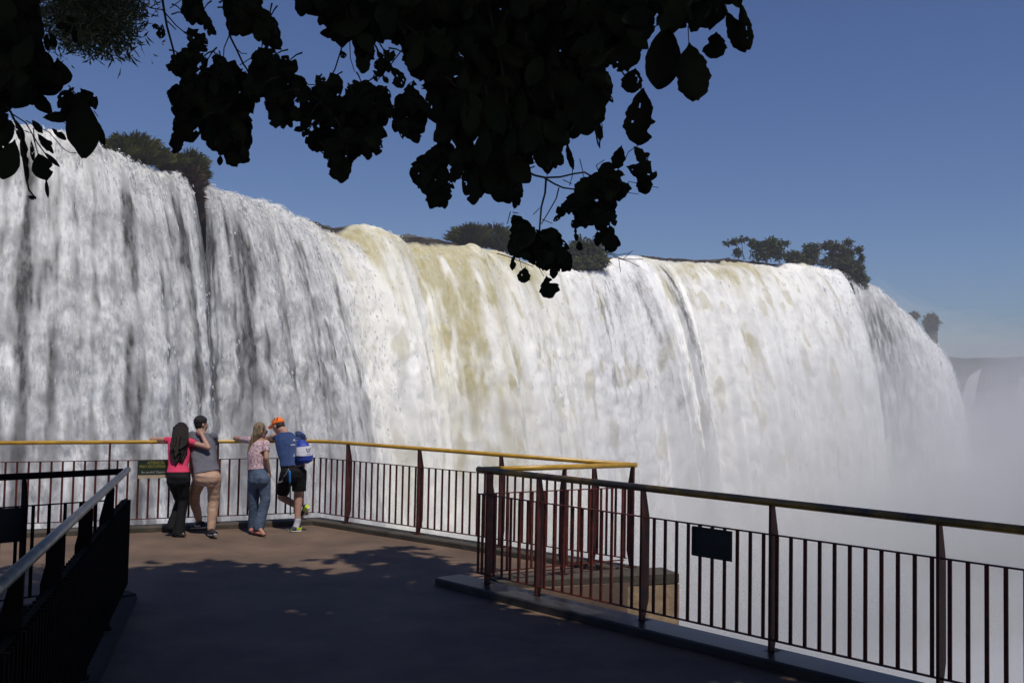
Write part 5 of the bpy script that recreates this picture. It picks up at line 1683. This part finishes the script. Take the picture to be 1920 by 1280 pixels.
def decal(obj, pts, mat, name, lift=.004):
    """flat printed patch that follows the surface seen at these photo pixels"""
    from mathutils.bvhtree import BVHTree
    me_ = obj.data
    bv = BVHTree.FromPolygons([v.co for v in me_.vertices], [list(p_.vertices) for p_ in me_.polygons])
    o_ = Vector((0, 0, CAMZ)) - worg(obj)
    vs_ = []
    for x, y in pts:
        d_ = (at(x, y, 10) - Vector((0, 0, CAMZ))).normalized()
        h_ = bv.ray_cast(o_, d_)
        if h_[0] is None: return None
        n_ = h_[1] if h_[1].dot(d_) < 0 else -h_[1]
        vs_.append(h_[0] + n_ * lift + worg(obj))
    mb_ = MB()
    mb_.add(vs_, [tuple(range(len(vs_)))])
    return mb_.build(name, mat, obj)


def dbox(obj, x, y, w_, h_, mat, name, sl=0.0):
    decal(obj, [(x - w_, y - h_ + sl), (x + w_, y - h_ - sl), (x + w_, y + h_ - sl), (x - w_, y + h_ + sl)], mat, name)


dbox(sh_, 512.5, 811.5, 2.0, 1.3, M['white'], 'sleeve_badge', .4)
dbox(sh_, 563.5, 812, 2.6, 2.4, M['skyprint'], 'sleeve_badge')
dbox(sh_, 552.8, 814.4, 1.5, .8, M['white'], 'shirt_print')
for q_ in ([(549.5, 826.5), (551.5, 822.5), (553, 826)], [(553.5, 826.3), (556, 819.5), (558.5, 825.5)]):
    decal(sh_, q_, M['white'], 'shirt_print')
for e in range(4): dbox(sh_, 546.2 + e * 2.1, 834 - e * .15, .75, .9, M['white'], 'shirt_print')
decal(sh_, [(549.5, 856), (551.5, 849.5), (553.8, 856)], M['skyprint'], 'shirt_print')
for heel, toe, lf in ((P(564, 996, .03), P(541.5, 996.5, -.06), ZV), (P(580.5, 953, .04), P(569, 969, .20), Vector((-.75, .15, .55)))):
    o, d_, u_, s_ = shoe(pr, heel, toe, M['navy'], M['sole'], h=.095, w=.050, lift=lf)
    A_ = Form()
    hl = Vector(heel)
    A_.loft([(hl - d_ * .004 + u_ * .045, s_ * .034, u_ * .036), (hl + d_ * .05 + u_ * .05, s_ * .044, u_ * .042), (hl + d_ * .10 + u_ * .042, s_ * .044, u_ * .030)])
    A_.fuse('heel_panel', M['lime'], o, vox=.007, it=2)
    A2_ = Form()
    L__ = (Vector(toe) - hl).length
    A2_.loft([(hl + d_ * L__ * .80 + u_ * .030, s_ * .049, u_ * .018), (hl + d_ * L__ * .93 + u_ * .028, s_ * .042, u_ * .018)])
    A2_.fuse('toe_panel', M['lime'], o, vox=.007, it=2)
for a, b in ((ankR, P(556, 986, .02)),):
    K2 = Form()
    K2.chain([a - (a - kneR) * -.02, P(555, 990, .0)], [.050, .050])
    K2.cap(P(559, 972.5, .02), P(556.5, 984, .02), .047, .049)
    K2.fuse('sock', M['white'], pr, vox=.008, it=2, wrinkle=.004, cuts=[(P(559, 971, .02), (0, 0, 1))])
K2 = Form()
K2.cap(P(566.5, 954, .19), P(571, 958, .15), .046, .047)
K2.fuse('sock', M['white'], pr, vox=.008, it=2)

# drawstring bag on his back, stick at his hip
bo = P(570, 862, -.08)
G = Form()
G.loft([(P(566, 824, .10), XV * .04, YV * .04), (P(568, 831, .06), XV * .085, YV * .065), (P(570, 842, .01), XV * .115, YV * .085), (P(572, 854, -.02), XV * .125, YV * .095), (P(572, 863, -.02), XV * .118, YV * .085), (P(570, 868, -.01), XV * .06, YV * .05)], pw=.9)
bag = G.fuse('drawstring_bag', M['bagblue'], loc=P(570, 868, -.02), vox=.008, it=3, wrinkle=.009)
tag(bag, 'blue drawstring bag with white printed band on the back of the capped man', 'bag')
W2 = Form()
W2.loft([(P(570, 835.5, .02), XV * .112, YV * .082), (P(570.4, 845, .0), XV * .124, YV * .094), (P(571, 855, -.02), XV * .131, YV * .102)], pw=.9)
wb_ = W2.fuse('white_band', M['white'], bag, vox=.008, it=1, wrinkle=.004, cuts=[(P(570, 836.5, .02), Vector((-.12, 0, 1))), (P(571, 854, .02), Vector((.12, 0, -1)))])
for q_ in ([(573.5, 840), (574.8, 840), (576, 845), (578, 847), (577.6, 848.4), (574.6, 846)], [(582, 839), (580.8, 839), (580.2, 844.5), (578, 847), (578.4, 848.4), (581.2, 845.4)], [(576.3, 840.6), (577.8, 840.6), (578.2, 844), (577.4, 844.5)], [(578.8, 840.4), (580, 840.2), (579.4, 844), (578.6, 844.3)]):
    decal(wb_, q_, M['logo'], 'crest_print')
for e in range(4): dbox(wb_, 575.6 + e * 2.0, 851.6 - e * .15, .6, .55, M['logo'], 'crest_print')
strap(bag, [P(566, 827, .05), P(561, 818, .14), P(556.5, 809.5, .27)], XV, .004, M['navy'], 'cord')
sk = MB()
sk.tube([P(544, 903, -.10), P(544.3, 965, -.06)], .010, 8)
stick = sk.build('folding_stick', M['shoeblack'], loc=P(544.3, 965, -.06))
tag(stick, 'thin black stick with blue grip hanging at the hip of the man in the cap', 'stick')
sk = MB()
sk.tube([P(542.6, 882, -.12), P(543, 885, -.12), P(543.6, 903, -.105), P(544, 905.5, -.10)], [.010, .017, .018, .011], 10)
sk.build('grip', M['stickblue'], stick, smooth=True)
# ------------------------------------------------------------------ light
SUN_EL, SUN_AZ = 64.0, Vector((.42, -.91, 0)).normalized()
sd = Vector((SUN_AZ.x * math.cos(R(SUN_EL)), SUN_AZ.y * math.cos(R(SUN_EL)), math.sin(R(SUN_EL))))
ld = bpy.data.lights.new('sun', 'SUN')
ld.energy, ld.angle, ld.color = 3.4, R(.53), (1.0, .94, .84)
lo = bpy.data.objects.new('sun', ld)
COL.objects.link(lo)
lo.rotation_euler = sd.to_track_quat('Z', 'Y').to_euler()
w = bpy.data.worlds.new('World')
SC.world = w
w.use_nodes = True
nt = w.node_tree
sky = nt.nodes.new('ShaderNodeTexSky')
sky.sky_type = 'NISHITA'
sky.sun_disc = False
sky.sun_elevation = R(SUN_EL)
sky.sun_rotation = math.atan2(SUN_AZ.x, SUN_AZ.y)
sky.altitude = 200
sky.air_density, sky.dust_density, sky.ozone_density = 1.0, .2, 7.0
bg = nt.nodes['Background']
bg.inputs['Strength'].default_value = .075
hs = nt.nodes.new('ShaderNodeHueSaturation')
hs.inputs['Saturation'].default_value = 1.08
hs.inputs['Hue'].default_value = .512
nt.links.new(sky.outputs[0], hs.inputs['Color'])
nt.links.new(hs.outputs[0], bg.inputs['Color'])

vs_ = SC.view_settings
SC.display_settings.display_device = 'sRGB'
vs_.view_transform, vs_.look, vs_.gamma, vs_.exposure = 'Standard', 'None', 1, 0.0
vs_.use_curve_mapping = False
cy_ = SC.cycles
cy_.use_denoising = True
cy_.max_bounces, cy_.diffuse_bounces, cy_.glossy_bounces, cy_.transmission_bounces, cy_.transparent_max_bounces = 8, 3, 2, 3, 8
cy_.volume_bounces = 2
cy_.sample_clamp_indirect = 8
SC.render.use_persistent_data = False
